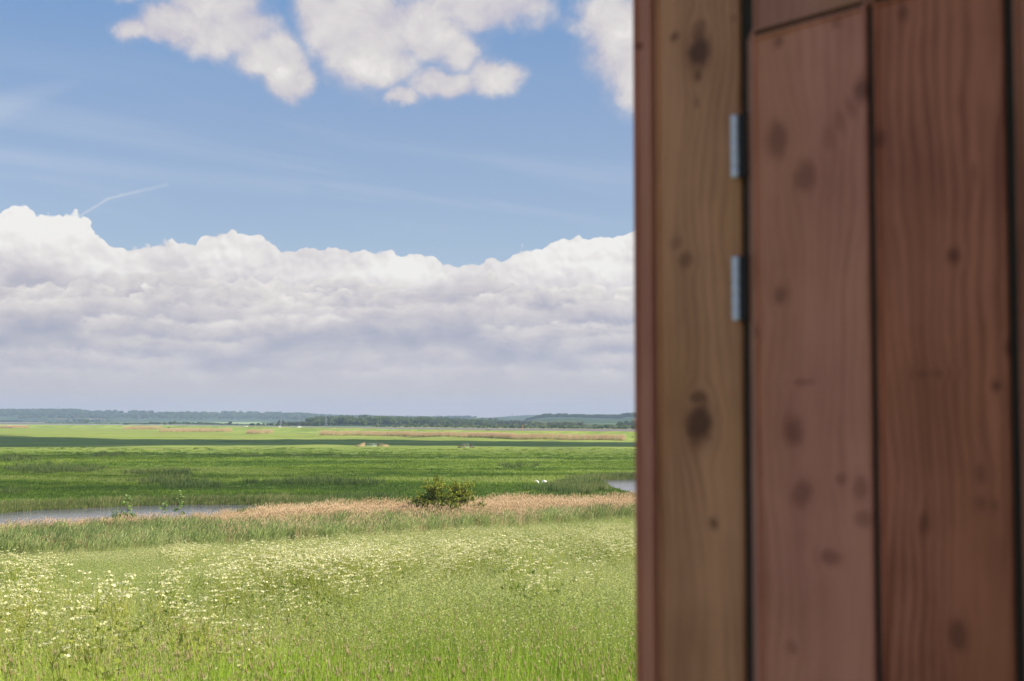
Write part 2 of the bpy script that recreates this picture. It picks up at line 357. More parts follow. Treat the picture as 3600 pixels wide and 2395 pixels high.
def terrain(X, Y, detail=True):
    X = np.asarray(X, float); Y = np.asarray(Y, float)
    t = np.clip(1-Y/(toe_y(X)-4), 0, None)
    Z = np.where(t > 1, 6.9+.0*t, 6.9*np.minimum(t, 1)**1.15)
    if detail:
        mz = sstep(Y, 130, 170)*(1-sstep(Y, 1500, 2500))
        Z = Z+mz*((pt_noise(X, Y, 16, 3, 5)-.5)*.7+(pt_noise(X, Y, 3.2, 2, 6)-.5)*.22)
        Z = Z+(1-mz)*(1-sstep(Y, 300, 400))*(pt_noise(X, Y, 5, 3, 8)-.5)*.25
    if np.any((Y < 260) & (Y > 60)):
        for P_ in (POND_L, POND_R):
            sd = poly_sd(X, Y, P_); near = np.abs(X) < 400
            Z = np.where(near & (Y < 400), Z*sstep(sd, -1, 5)+(-1.0)*(1-sstep(sd, -2.2, 1.3)), Z)
    # the hills
    px = CX+F*X/np.maximum(Y, 1.0)
    ha = ridge(RIDGE_A, px, DA); hb = ridge(RIDGE_B, px, DB)
    up = sstep(Y, 4600, DA); Z = Z+np.where(Y > 4600, up*ha*(1-.35*sstep(Y, DA, DA+900)), 0)
    upb = sstep(Y, 2500, DB)*(1-sstep(Y, DB, DB+900)); Z = np.maximum(Z, np.where((Y > 2500) & (Y < 4500), upb*np.maximum(hb, 0), -9))
    return Z
def hit(xf, yf, y0=5.0, y1=9000.0, n=4000):
    """where the ray through a pixel of the photograph first meets the terrain"""
    d = ray(xf, yf); ys = np.geomspace(y0, y1, n); t = ys/d[1]
    zs = CAM_H+d[2]*t; h = terrain(d[0]*t, ys, False); i = np.argmax(zs <= h)
    if zs[i] > h[i]: i = n-1
    return d[0]*t[i], ys[i], float(h[i])
def axis(lo, hi, segs):
    a = [np.arange(s, e, st) for (s, e, st) in segs]; return np.unique(np.concatenate([[lo, hi]]+a))
def grid_mesh(name, xs, ys, zf, mat):
    X, Y = np.meshgrid(xs, ys); Z = zf(X, Y); n, k = X.shape
    V = np.stack([X, Y, Z], -1).reshape(-1, 3); idx = np.arange(n*k).reshape(n, k)
    Fq = np.stack([idx[:-1, :-1], idx[:-1, 1:], idx[1:, 1:], idx[1:, :-1]], -1).reshape(-1, 4)
    return mesh_np(name, V, Fq, mat, smooth=True)

def ground_material():
    m, T, b = principled('ground', rough=.9, spec=.1)
    p = T.node('ShaderNodeNewGeometry').outputs['Position']; x, y, z = T.sep(p)[:3]
    n1 = T.noise(T.vm('MULTIPLY', p, (.012, .03, 0)), 1, 6, .6); n2 = T.noise(T.vm('MULTIPLY', p, (.15, .5, 0)), 1, 5, .6)
    n3 = T.noise(p, 2.2, 4, .6)
    f = T.m('ADD', T.m('ADD', T.m('MULTIPLY', n1, .9), T.m('MULTIPLY', n2, .5)), T.m('MULTIPLY', n3, .25))
    c = T.ramp(T.lin(f, .5, 1.15), [(0, (.05, .085, .016)), (.35, (.09, .135, .022)), (.6, (.15, .20, .032)), (1, (.26, .29, .08))])
    # nearer ground is darkened to match the clumps' self-shade; further out evener, paler
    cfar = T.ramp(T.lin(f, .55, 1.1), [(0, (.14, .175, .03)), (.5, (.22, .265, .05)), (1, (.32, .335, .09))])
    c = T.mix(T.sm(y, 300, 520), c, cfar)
    br = T.m('MULTIPLY', T.sm(T.noise(T.vm('MULTIPLY', p, (.01, .05, 0)), 1.3, 4, .6), .56, .68), .6)
    c = T.mix(br, c, (.17, .12, .045))
    # bare earth and litter under the water and at the pond edges
    c = T.mix(T.sm(z, -.1, -.28), c, (.06, .045, .03))
    # country beyond the sea wall: fields, hedges, woods on the hills
    fld = T.voro(T.vm('MULTIPLY', p, (.0016, .0009, 0)), 1.0, out='Color', dim='2D'); fs = T.sep(fld)[0]
    cf = T.ramp(fs, [(0, (.05, .09, .03)), (.35, (.12, .18, .05)), (.6, (.20, .25, .08)), (.75, (.25, .19, .11)), (.85, (.08, .12, .04)), (1, (.16, .22, .07))], 'CONSTANT')
    wood = T.noise(T.vm('MULTIPLY', p, (.0035, .0012, 0)), 1.0, 6, .62)
    wood = T.m('ADD', wood, T.m('MULTIPLY', T.m('MULTIPLY', T.sm(y, 2600, 3000), T.m('MULTIPLY', T.sm(y, 4700, 4400), T.sm(x, -100, 150))), .6))
    wf = T.sm(T.m('ADD', wood, T.m('MULTIPLY', T.sm(z, 5, 60), .12)), .44, .50)
    cw = T.mix(T.noise(T.vm('MULTIPLY', p, (.03, .012, .2)), 1, 5, .7), (.020, .038, .014), (.060, .095, .030))
    cf = T.mix(wf, cf, cw)
    c = T.mix(T.sm(y, 1650, 1750), c, cf)
    T.put(b.inputs['Base Color'], c)
    h = T.m('ADD', T.m('MULTIPLY', n3, .25), T.m('MULTIPLY', n2, .8))
    bp = T.node('ShaderNodeBump', Height=h, Strength=.6, Distance=.5); T.l.new(bp.outputs[0], b.inputs['Normal'])
    return m
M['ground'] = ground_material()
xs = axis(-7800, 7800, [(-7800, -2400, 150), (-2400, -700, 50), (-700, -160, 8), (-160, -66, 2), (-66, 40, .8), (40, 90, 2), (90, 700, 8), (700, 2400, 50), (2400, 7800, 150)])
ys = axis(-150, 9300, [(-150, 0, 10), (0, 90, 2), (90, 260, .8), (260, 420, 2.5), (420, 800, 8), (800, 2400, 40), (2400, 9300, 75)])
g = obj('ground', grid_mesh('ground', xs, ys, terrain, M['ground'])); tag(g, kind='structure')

def flat_poly(name, pts, z, mat, kind='structure', cellz=None):
    bm = bmesh.new(); bm.faces.new([bm.verts.new((p[0], p[1], z)) for p in pts]); bmesh.ops.triangulate(bm, faces=bm.faces[:])
    me = bpy.data.meshes.new(name); bm.to_mesh(me); bm.free(); me.materials.append(mat); return tag(obj(name, me), kind=kind)
def water_material():
    m, T, b = principled('water', (.12, .11, .135), .10, .5)
    p = T.node('ShaderNodeNewGeometry').outputs['Position']
    n = T.noise(T.vm('MULTIPLY', p, (1.6, 5.0, 1)), 1.0, 4, .6); n2 = T.noise(T.vm('MULTIPLY', p, (.25, .6, 1)), 1.0, 3, .5)
    bp = T.node('ShaderNodeBump', Height=T.m('ADD', n, T.m('MULTIPLY', n2, 2)), Strength=.25, Distance=.04); T.l.new(bp.outputs[0], b.inputs['Normal'])
    b.inputs['IOR'].default_value = 1.33
    return m
M['water'] = water_material()
def grow(P_, k=1.6):
    c = np.mean(P_, 0); return [tuple(np.array(p)+(np.array(p)-c)/np.linalg.norm(np.array(p)-c)*k) for p in P_]
flat_poly('pond_water', grow(POND_L), WATER_Z, M['water'])
flat_poly('lagoon_water', grow(POND_R), WATER_Z, M['water'])

# sea wall: a grassed bank swept along its crest, and what lies behind it
crest = [(-1500, 2300), (-1000, 1900)]+[(((px-CX)/F)*(5.5*F/(py-HORY)), 5.5*F/(py-HORY)) for px, py in
         [(0, 1493), (300, 1494.2), (600, 1495.7), (870, 1500), (1150, 1504.6), (1400, 1509), (1700, 1513.2), (1950, 1515.5), (2250, 1518)]]+[(150, 585), (330, 520), (700, 470)]
def resample(pts, step):
    p = np.array(pts, float); d = np.r_[0, np.cumsum(np.hypot(*np.diff(p, axis=0).T))]
    s = np.arange(0, d[-1], step); return np.stack([np.interp(s, d, p[:, 0]), np.interp(s, d, p[:, 1])], 1)
def bank(name, pts, prof, mat, step=5.0, rough=.5, seed=3):
    c = resample(pts, step); t = np.gradient(c, axis=0); t /= np.linalg.norm(t, axis=1)[:, None]; nrm = np.stack([-t[:, 1], t[:, 0]], 1)
    V = []; 
    for (o_, h_) in prof:
        q = c+nrm*o_; z = h_+(pt_noise(q[:, 0]*1.0, q[:, 1]*.7, 14, 4, seed)-.5)*rough*min(1, max(h_, 0)+.2); V.append(np.c_[q, z])
    V = np.stack(V, 1); n, k, _ = V.shape; idx = np.arange(n*k).reshape(n, k)
    Fq = np.stack([idx[:-1, :-1], idx[1:, :-1], idx[1:, 1:], idx[:-1, 1:]], -1).reshape(-1, 4)
    return mesh_np(name, V.reshape(-1, 3), Fq, mat, smooth=True)
def bank_material():
    m, T, b = principled('bank_grass', rough=.9, spec=.1); p = T.node('ShaderNodeNewGeometry').outputs['Position']
    n = T.noise(T.vm('MULTIPLY', p, (.12, .12, .5)), 1, 6, .65); n2 = T.noise(T.vm('MULTIPLY', p, (.02, .02, 0)), 1, 4, .6)
    c = T.ramp(T.lin(T.m('ADD', n, T.m('MULTIPLY', n2, .7)), .5, 1.15), [(0, (.10, .15, .025)), (.4, (.21, .27, .05)), (.8, (.31, .36, .08)), (1, (.40, .38, .14))])
    T.put(b.inputs['Base Color'], c)
    bp = T.node('ShaderNodeBump', Height=n, Strength=.7, Distance=1.2); T.l.new(bp.outputs[0], b.inputs['Normal']); return m
M['bank'] = bank_material()
tag(obj('embankment', bank('embankment', crest, [(14, -.6), (9, .8), (3, 2.9), (1, 3.05), (-1, 3.0), (-5, 2.2), (-11, .9), (-18, .25), (-26, -.4)], M['bank'])), kind='structure')
old = [(20, 628), (60, 600), (100, 585), (160, 575), (260, 570)]
tag(obj('old_bank', bank('old_bank', old, [(9, -.5), (4, 1.2), (0, 1.9), (-4, 1.3), (-10, .4), (-16, -.4)], M['bank'], 3.0, 1.2, 9)), kind='structure')
M['mud'] = simple('mud', (.17, .12, .10), .8, .3, .03, spec=.3)
M['saltmarsh'] = simple('saltmarsh', (.17, .20, .08), .9, .3, .02)
def px_poly(pts, z=0.0): return [on_plane(a, b, z) for a, b in pts]
lower = [(2500, 1517), (2250, 1520), (1700, 1515), (1150, 1507), (870, 1502), (600, 1497.5), (300, 1496), (-300, 1494)]
M['hay'] = simple('hayfield_grass', (.25, .31, .12), .9, .15, .01); M['fallow'] = simple('fallow_earth', (.30, .23, .15), .9, .15, .01)
flat_poly('hayfield', px_poly([(640, 1485.4), (760, 1484.6), (980, 1484.4), (1020, 1489), (990, 1494), (860, 1492.5), (720, 1488)], .25), .25, M['hay'])
flat_poly('fallow_field', px_poly([(-300, 1485.0), (150, 1485.2), (175, 1486.8), (-300, 1487.6)], .25), .25, M['fallow'])
flat_poly('saltmarsh', px_poly([(-300, 1487.3), (600, 1491), (850, 1496), (1150, 1499.5), (1700, 1502.5), (2500, 1507)]+lower, .30), .30, M['saltmarsh'])
flat_poly('mudflat', px_poly([(-300, 1488), (600, 1492.5), (850, 1497.8), (1150, 1502.3), (1700, 1506.8), (2500, 1511.5)]+lower, .45), .45, M['mud'])
flat_poly('estuary_water', px_poly([(-300, 1490), (300, 1492.2), (600, 1493.7), (850, 1499.8), (1150, 1504), (1430, 1508.2), (1480, 1510)]+lower[2:], .60), .60, M['water'])

# ------------------------------------------------------------------ plant pieces
class Clump:
    def __init__(s): s.V = []; s.F = []; s.t = []; s.h = []; s.n = 0; s.mats = []
    def add(s, V, Fs, tint, hgt, mat):
        V = np.asarray(V, float); k = len(V)
        for f in Fs:
            f = np.asarray(f, int)
            if len(f): s.F.append((f+s.n, mat))
        s.V.append(V); s.t.append(np.broadcast_to(tint, (k,))); s.h.append(np.broadcast_to(hgt, (k,))); s.n += k
    def mesh(s, name):
        mats = []; mi = []; Fs = sorted(s.F, key=lambda f: f[0].shape[1])
        for f, mt in Fs:
            if mt not in mats: mats.append(mt)
        me = mesh_np(name, np.concatenate(s.V), [f for f, _ in Fs], None, dict(tint=np.concatenate(s.t), hgt=np.concatenate(s.h)))
        for mt in mats: me.materials.append(M[mt] if isinstance(mt, str) else mt)
        mi = np.concatenate([np.full(len(f), mats.index(mt), dtype=np.int32) for f, mt in Fs])
        if len(mi) == len(me.polygons): me.polygons.foreach_set('material_index', mi)
        return me
def blades(C, n, rad, h0, h1, w, lean=.25, curl=.35, mat='lush', wind=(0, 0), rng=RNG, base=None, z0=-.03, tint=(0, 1)):
    a = rng.random(n)*2*np.pi; r = rad*np.sqrt(rng.random(n)); B = np.stack([r*np.cos(a), r*np.sin(a), np.full(n, z0)], 1) if base is None else base
    h = h0+(h1-h0)*rng.random(n); d = rng.random(n)*2*np.pi
    ln = np.stack([np.cos(d)*lean*rng.random(n)+wind[0], np.sin(d)*lean*rng.random(n)+wind[1]], 1)
    cu = curl*(.3+.7*rng.random(n))
    sd = rng.random(n)*np.pi; S = np.stack([np.cos(sd), np.sin(sd), 0*sd], 1)*(w*(.6+.8*rng.random(n)))[:, None]*.5
    def P(t): return B+np.stack([ln[:, 0]*h*t*(1+cu*t), ln[:, 1]*h*t*(1+cu*t), h*t*(1-.25*cu*t*t)], 1)
    M1 = P(.55); T_ = P(1.0)
    V = np.stack([B-S*.8, B+S*.8, M1+S, M1-S, T_], 1).reshape(-1, 3); o = np.arange(n)[:, None]*5
    tt = np.repeat(tint[0]+(tint[1]-tint[0])*rng.random(n), 5); hh = np.tile([0, 0, .55, .55, 1.0], n)
    C.add(V, [o+np.array([[0, 1, 2, 3]]), o+np.array([[3, 2, 4]])], tt, hh, mat)
    return T_
def flakes(C, P, size, mat, tint=(0, 1), flat=0.0, rng=RNG, long=1.6):
    """a small leaf (quad) at each point"""
    n = len(P); q = rng.normal(size=(n, 3)); q[:, 2] *= (1-flat)*.8+.02
    q /= np.linalg.norm(q, axis=1)[:, None]; r_ = rng.normal(size=(n, 3)); r_[:, 2] *= (1-flat)
    r_ -= (r_*q).sum(1)[:, None]*q; r_ /= np.linalg.norm(r_, axis=1)[:, None]+1e-9
    s_ = (size*(.6+.8*rng.random(n)))[:, None]*.5
    V = np.stack([P-q*s_*long, P-r_*s_, P+q*s_*long, P+r_*s_], 1).reshape(-1, 3); o = np.arange(n)[:, None]*4
    C.add(V, [o+np.array([[0, 1, 2, 3]])], np.repeat(tint[0]+(tint[1]-tint[0])*rng.random(n), 4), 0.5, mat)
def spikes(C, P, L, w, mat, D=None, rng=RNG, tint=(0, 1)):
    """spindle-shaped seed heads standing on points"""
    n = len(P); D = np.tile([0, 0, 1.0], (n, 1)) if D is None else D
    D = D/np.linalg.norm(D, axis=1)[:, None]; L_ = (L*(.7+.6*rng.random(n)))[:, None]
    X = np.cross(D, [0.3, 1, 0]); X /= np.linalg.norm(X, axis=1)[:, None]; Y = np.cross(D, X); mid = P+D*L_*.4
    V = np.stack([P, mid+X*w, mid+Y*w, mid-X*w, mid-Y*w, P+D*L_], 1).reshape(-1, 3); o = np.arange(n)[:, None]*6
    Fc = np.concatenate([o+np.array([[0, a, b]]) for a, b in ((2, 1), (3, 2), (4, 3), (1, 4))]+[o+np.array([[5, a, b]]) for a, b in ((1, 2), (2, 3), (3, 4), (4, 1))])
    C.add(V, [Fc], np.repeat(tint[0]+(tint[1]-tint[0])*rng.random(n), 6), .5, mat)
def tube(C, pts, r0, r1, mat, k=5, tint=.5):
    p = np.array(pts, float); n = len(p); V = []
    for i in range(n):
        d = p[min(i+1, n-1)]-p[max(i-1, 0)]; d /= np.linalg.norm(d)+1e-9
        a = np.cross(d, [0, 0, 1.0] if abs(d[2]) < .9 else [1.0, 0, 0]); a /= np.linalg.norm(a); b = np.cross(d, a); r = r0+(r1-r0)*i/max(n-1, 1)
        for j in range(k):
            t = 2*np.pi*j/k; V.append(p[i]+r*(a*math.cos(t)+b*math.sin(t)))
    Fc = [[i*k+j, i*k+(j+1) % k, (i+1)*k+(j+1) % k, (i+1)*k+j] for i in range(n-1) for j in range(k)]
    V.append(p[-1]); e = n*k; cap = [[(n-1)*k+j, (n-1)*k+(j+1) % k, e] for j in range(k)]
    C.add(V, [np.array(Fc), np.array(cap)], tint, .5, mat)

def scatter(name, protos, P, rot, scl, idx, ctint, label=None, cat=None, kind='stuff'):
    pc = bpy.data.collections.new(name+'_pieces')
    for i, me in enumerate(protos):
        o = bpy.data.objects.new('%s_piece_%02d' % (name, i), me); pc.objects.link(o)
    n = len(P); me = bpy.data.meshes.new(name); me.vertices.add(n); me.vertices.foreach_set('co', np.asarray(P, np.float32).ravel())
    for k, v in (('rotz', rot), ('scl', scl), ('ctint', ctint)):
        me.attributes.new(k, 'FLOAT', 'POINT').data.foreach_set('value', np.asarray(v, np.float32))
    me.attributes.new('pidx', 'INT', 'POINT').data.foreach_set('value', np.asarray(idx, np.int32))
    o = obj(name, me); gt = bpy.data.node_groups.new(name, 'GeometryNodeTree')
    gt.interface.new_socket('Geometry', in_out='INPUT', socket_type='NodeSocketGeometry'); gt.interface.new_socket('Geometry', in_out='OUTPUT', socket_type='NodeSocketGeometry')
    N = gt.nodes; L = gt.links; gi = N.new('NodeGroupInput'); go = N.new('NodeGroupOutput')
    ci = N.new('GeometryNodeCollectionInfo'); ci.inputs['Collection'].default_value = pc; ci.inputs['Separate Children'].default_value = True; ci.inputs['Reset Children'].default_value = True
    ip = N.new('GeometryNodeInstanceOnPoints'); ip.inputs['Pick Instance'].default_value = True
    def at(nm, typ):
        a = N.new('GeometryNodeInputNamedAttribute'); a.data_type = typ; a.inputs['Name'].default_value = nm; return a.outputs[0]
    cx = N.new('ShaderNodeCombineXYZ'); L.new(at('rotz', 'FLOAT'), cx.inputs[2])
    L.new(gi.outputs[0], ip.inputs['Points']); L.new(ci.outputs[0], ip.inputs['Instance']); L.new(at('pidx', 'INT'), ip.inputs['Instance Index'])
    L.new(cx.outputs[0], ip.inputs['Rotation']); L.new(at('scl', 'FLOAT'), ip.inputs['Scale']); L.new(ip.outputs[0], go.inputs[0])
    md = o.modifiers.new('scatter', 'NODES'); md.node_group = gt
    return tag(o, label, cat, kind=kind)

# ------------------------------------------------------------------ the meadow on the slope
def pk(k, near):                                      # clump shapes; 'near' ones are finer
    C = Clump(); w = .006 if near else .013; q = 1.0 if near else .62
    if k == 'lush':
        tips = blades(C, int(130*q), .34, .30, .62, w*1.25, .35, .55, 'lush', (.05, 0))
        t2 = blades(C, int(16*q), .34, .55, .80, w*.45, .22, .35, 'lush', (.06, 0), tint=(.5, 1))
        spikes(C, t2[:int(8*q)]-[0, 0, .03], .055, .0042*(1 if near else 1.8), 'foxtail', rng=RNG)
    if k == 'fox':
        blades(C, int(80*q), .34, .25, .55, w*1.1, .35, .5, 'lush', (.06, 0), tint=(.2, 1))
        t2 = blades(C, int(34*q), .36, .45, .88, w*.45, .36, .45, 'pale', (.10, 0), tint=(.2, .8))
        spikes(C, t2-[0, 0, .03], .045, .0034*(1 if near else 1.7), 'foxtail'); spikes(C, t2[::3]-[0, 0, .04], .06, .004*(1 if near else 1.6), 'foxtail', tint=(.6, 1))
    if k == 'pale':
        blades(C, int(70*q), .34, .25, .55, w, .35, .5, 'pale', (.06, 0))
        t2 = blades(C, int(46*q), .36, .55, .92, w*.45, .28, .4, 'pale', (.08, 0), tint=(.4, 1))
        P_ = np.concatenate([t2+RNG.normal(size=t2.shape)*[.014, .014, .03]-[0, 0, .04+.02*j] for j in range(4 if near else 3)])
        flakes(C, P_, .010 if near else .017, 'panicle', long=2.2)
    if k == 'parsley':
        blades(C, int(60*q), .34, .25, .5, w*1.1, .35, .5, 'lush', (.05, 0))
        for s_ in range(5 if near else 4):
            a = RNG.random()*6.28; r = .30*math.sqrt(RNG.random()); b = np.array([r*math.cos(a), r*math.sin(a), 0]); H = .75+.4*RNG.random()
            top = b+np.array([.05+RNG.normal()*.06, RNG.normal()*.06, H*.62]); tube(C, [b, top], .005, .004, 'parsley', 3, .6)
            lf = top*np.array([1, 1, .55])+RNG.normal(size=(26, 3))*[.11, .11, .14]; flakes(C, lf, .045, 'parsley', long=1.5, flat=.3, tint=(0, .8))
            for u in range(6 if near else 4):
                a2 = u*1.05+RNG.random(); hub = top+np.array([math.cos(a2)*(.06+.12*RNG.random()), math.sin(a2)*(.06+.12*RNG.random()), H*.38*(.55+.5*RNG.random())])
                tube(C, [top, hub], .003, .002, 'parsley', 3, .8)
                k_ = 11 if near else 7; aa = RNG.random(k_)*6.28; rr = .038*np.sqrt(RNG.random(k_))
                U = hub+np.stack([rr*np.cos(aa), rr*np.sin(aa), .012-rr*rr*6+.004*RNG.random(k_)], 1)
                flakes(C, U, .019 if near else .0225, 'umbel', flat=.75, long=1.1)
    return C.mesh('meadow_'+k)
kinds = ['lush', 'fox', 'pale', 'parsley']
protos = []; pid = {}
for near in (True, False):
    for k in kinds:
        pid[(k, near)] = []
        for v in range(3): pid[(k, near)].append(len(protos)); protos.append(pk(k, near))
FLW = [(1800, 1895, 480, 60, 1), (2120, 1900, 200, 85, 1), (1500, 1930, 480, 60, 1), (1100, 1980, 320, 60, .9), (1600, 1990, 380, 55, .9), (1300, 2010, 300, 45, .6), (820, 2090, 290, 60, .75), (1150, 2095, 160, 40, .5),
       (720, 2190, 300, 65, .85), (950, 2160, 200, 70, .95), (500, 2240, 150, 50, .5), (550, 2120, 130, 40, .4), (60, 2120, 190, 110, .9), (130, 2050, 150, 45, .4), (40, 2270, 170, 70, .8), (340, 2200, 130, 60, .4), (640, 1955, 85, 50, .8),
       (330, 2330, 120, 40, .2), (1750, 2010, 500, 70, .3), (1980, 2060, 200, 50, .25)]
def meadow():
    lam = []; cell = .37
    X, Y = np.meshgrid(np.arange(-62, 60, cell), np.arange(5, 148, cell)); X = X.ravel(); Y = Y.ravel()
    X = X+(RNG.random(len(X))-.5)*cell; Y = Y+(RNG.random(len(Y))-.5)*cell
    keep = (X > -.43*Y-3) & (X < .41*Y+3) & (Y < toe_y(X)+2*pt_noise(X, Y, 4, 2, 3)-1.0)
    keep &= RNG.random(len(X)) < np.clip(1.15-Y/260, .55, 1)
    X, Y = X[keep], Y[keep]; Z = terrain(X, Y); u, v = project(X, Y, Z+.7)
    fl = np.zeros(len(X))
    wob = (pt_noise(X, Y, 3.5, 3, 21)-.5)*1.6
    for (cx_, cy_, rx, ry, s_) in FLW:
        fl = np.maximum(fl, s_*np.clip((1.1-np.hypot((u-cx_)/rx, (v-cy_)/ry)+wob*.9)*1.5, 0, 1))
    n1 = pt_noise(X, Y, 7, 3, 22); n2 = pt_noise(X, Y, 16, 2, 23)
    pale = np.clip(sstep(v, 2290, 2110)+.35*sstep(v, 2420, 2280)*0+(n1-.5)*1.2+.15*sstep(u, 900, 200), 0, 1)
    pale = np.where(v < 2010, np.maximum(pale, .75), pale)
    fox = np.clip(.30+(n2-.5)*1.6+.3*sstep(u, 1300, 1900)*sstep(v, 2320, 2180), .1, .85)
    r1, r2, r3 = RNG.random((3, len(X)))
    kind = np.where(r1 < fl*np.clip(.50-Y*.0034, .085, .42)*np.clip((pt_noise(X, Y, 1.7, 2, 29)-.25)*2.2, .15, 1.4), 3, np.where(r2 < pale, 2, np.where(r3 < fox, 1, 0)))
    near = Y < 46
    idx = np.array([pid[(kinds[k], bool(nr))][int(r*2.999)] for k, nr, r in zip(kind, near, RNG.random(len(X)))])
    tint = np.clip(.5+(pt_noise(X, Y, 4, 4, 24)-.5)*2.8+(RNG.random(len(X))-.5)*.35+.12*sstep(v, 2100, 1950), 0, 1)
    sc = np.where(kind == 3, .9+.3*RNG.random(len(X)), .72+.45*RNG.random(len(X)))*(.9+.25*n1)
    P = np.stack([X, Y, Z-.02], 1)
    print('meadow clumps', len(X))
    scatter('meadow_grass', protos, P, (RNG.random(len(X))-.5)*2.4, sc, idx, tint)
meadow()

# ------------------------------------------------------------------ reeds
def reed_piece(k):
    C = Clump()
    if k == 'green':
        n = 13; a = RNG.random(n)*6.28; r = .42*np.sqrt(RNG.random(n))
        for i in range(n):
            H = .95+.55*RNG.random(); b = np.array([r[i]*math.cos(a[i]), r[i]*math.sin(a[i]), -.05]); t = b+np.array([.10*H, .02*RNG.normal(), H])
            tube(C, [b, t], .006, .003, 'reed', 3, .3)
            m_ = 7; f = .25+.75*(np.arange(m_)+RNG.random(m_))/m_; B_ = b+(t-b)*f[:, None]
            blades(C, m_, 0, .22, .40, .026, .65, .7, 'reed', (.36, 0), base=B_)
        if RNG.random() < .7: 
            tp = blades(C, 2, .4, 1.3, 1.8, .012, .12, .2, 'straw', (.08, 0))
    if k in ('tan', 'mixed'):
        n = 30 if k == 'tan' else 16
        t = blades(C, n, .45, 1.15, 1.85, .011, .13, .2, 'straw', (.09, 0))
        spikes(C, t-[.01, 0, .14], .26, .012, 'straw', np.tile([.25, 0, 1.0], (n, 1)), tint=(.2, .9))
        blades(C, 14, .45, .5, 1.1, .02, .4, .5, 'straw', (.15, 0))
        blades(C, 14 if k == 'tan' else 34, .45, .45, 1.15, .026, .35, .5, 'reed', (.25, 0))
    if k == 'rush':
        blades(C, 70, .42, .45, .95, .016, .30, .3, 'rush', (.05, 0)); blades(C, 5, .42, .6, 1.0, .014, .2, .3, 'straw', (.05, 0))
    return C.mesh('reeds_'+k)
rk = ['green', 'mixed', 'tan', 'rush']; rp = []
for k in rk: rp += [reed_piece(k) for _ in range(4)]
def reeds():
    cell = .40; X, Y = np.meshgrid(np.arange(-75, 95, cell), np.arange(60, 232, cell)); X = X.ravel(); Y = Y.ravel()
    X = X+(RNG.random(len(X))-.5)*cell*1.3; Y = Y+(RNG.random(len(Y))-.5)*cell*1.3
    sl = poly_sd(X, Y, POND_L); sr = poly_sd(X, Y, POND_R); e = Y-toe_y(X); nz = pt_noise(X, Y, 6, 3, 41)
    # belt between meadow and water
    depth = np.interp(X, [-60, -36, -26, -18, -5, 5, 10, 16, 30], [21.5, 21.5, 24, 23, 19.5, 17.5, 16.5, 15, 15])+(nz-.5)*5
    belt = (e > -.8+(nz-.5)*1.5) & (e < depth) & (sl > -.9) & (sr > -.9) & (X > -.44*Y) & (X < .42*Y)
    # how much dead straw: next to the water on the left, the whole upper half on the right
    g0 = np.interp(X, [-60, -40, -24, -17, -8, 2, 12, 30], [17.5, 17, 17, 12, 8.5, 8.0, 8.5, 8.5])+(pt_noise(X, Y, 9, 2, 43)-.5)*4.5
    s_ = sstep(e-g0, -2.2, 2.0)
    r = RNG.random(len(X)); kind = np.where(r < s_*.85, 2, np.where(r < s_*.85+.22+.3*sstep(pt_noise(X, Y, 8, 2, 44), .55, .8), 1, 0))
    thin = np.where((X < -20) & (sl < 2.5) & (kind >= 1), RNG.random(len(X)) < .5, True)
    dens = RNG.random(len(X)) < .80
    A = belt & thin & dens
    # dark rushes along the far banks
    fr = (((sl > -.7) & (sl < 2.6+2.2*(nz-.3)) & (Y > 128)) | ((sr > -.7) & (sr < 3.5+3*(nz-.3)) & (Y > 170) & ((Y > 205) | (X < 11.8)) & (e > depth+3)) | ((np.hypot((X-7.8)/3.0, (Y-176)/15) < .6+.8*nz))) & (X > -.44*Y) & (X < .42*Y)
    patch = np.zeros(len(X), bool)
    B_ = fr & ~A & (RNG.random(len(X)) < np.where((Y > 150) & (X < 11.8), .42, .78))
    X2 = np.r_[X[A], X[B_]]; Y2 = np.r_[Y[A], Y[B_]]; k2 = np.r_[kind[A], np.full(B_.sum(), 3)]
    Z = np.maximum(terrain(X2, Y2), -.5)
    idx = k2*4+(RNG.random(len(X2))*3.999).astype(int)
    t = np.clip(.5+(pt_noise(X2, Y2, 4, 3, 45)-.5)*1.3+(RNG.random(len(X2))-.5)*.3, 0, 1)
    sc = .78+.35*RNG.random(len(X2))+(pt_noise(X2, Y2, 5, 2, 46)-.5)*.35
    sc = np.where(k2 == 3, sc*.95, sc); sc = np.where((k2 >= 1) & (k2 < 3) & (X2 < -20), sc*.74, sc)
    for lo, hi, nm in ((0, 2, 'reed_bed'), (3, 3, 'rush_fringe')):
        s = (k2 >= lo) & (k2 <= hi); print(nm, s.sum())
        scatter(nm, rp, np.stack([X2[s], Y2[s], Z[s]-.03], 1), (RNG.random(s.sum())-.5)*1.3, sc[s], idx[s], t[s])
reeds()

# ------------------------------------------------------------------ the grazing marsh
def marsh_piece(k):
    C = Clump()
    if k == 'low': blades(C, 60, .75, .10, .26, .045, .7, .6, 'marsh', (.1, 0))
    if k == 'tuft': blades(C, 70, .55, .18, .42, .035, .6, .5, 'marsh', (.1, 0))
    if k == 'rush': blades(C, 60, .6, .45, .85, .035, .35, .3, 'rush', (.05, 0))
    return C.mesh('marsh_'+k)
mp = [marsh_piece('low') for _ in range(4)]+[marsh_piece('tuft') for _ in range(3)]+[marsh_piece('rush') for _ in range(3)]
RUSH = [(205, 1652, 150, 12), (590, 1690, 105, 22), (655, 1705, 80, 12), (1100, 1693, 75, 6), (350, 1602, 70, 8), (1250, 1755, 120, 8), (540, 1664, 150, 6), (40, 1730, 70, 7),
        (1840, 1640, 90, 6), (2000, 1725, 110, 18), (2040, 1700, 60, 14), (60, 1615, 60, 8), (1160, 1700, 200, 5)]
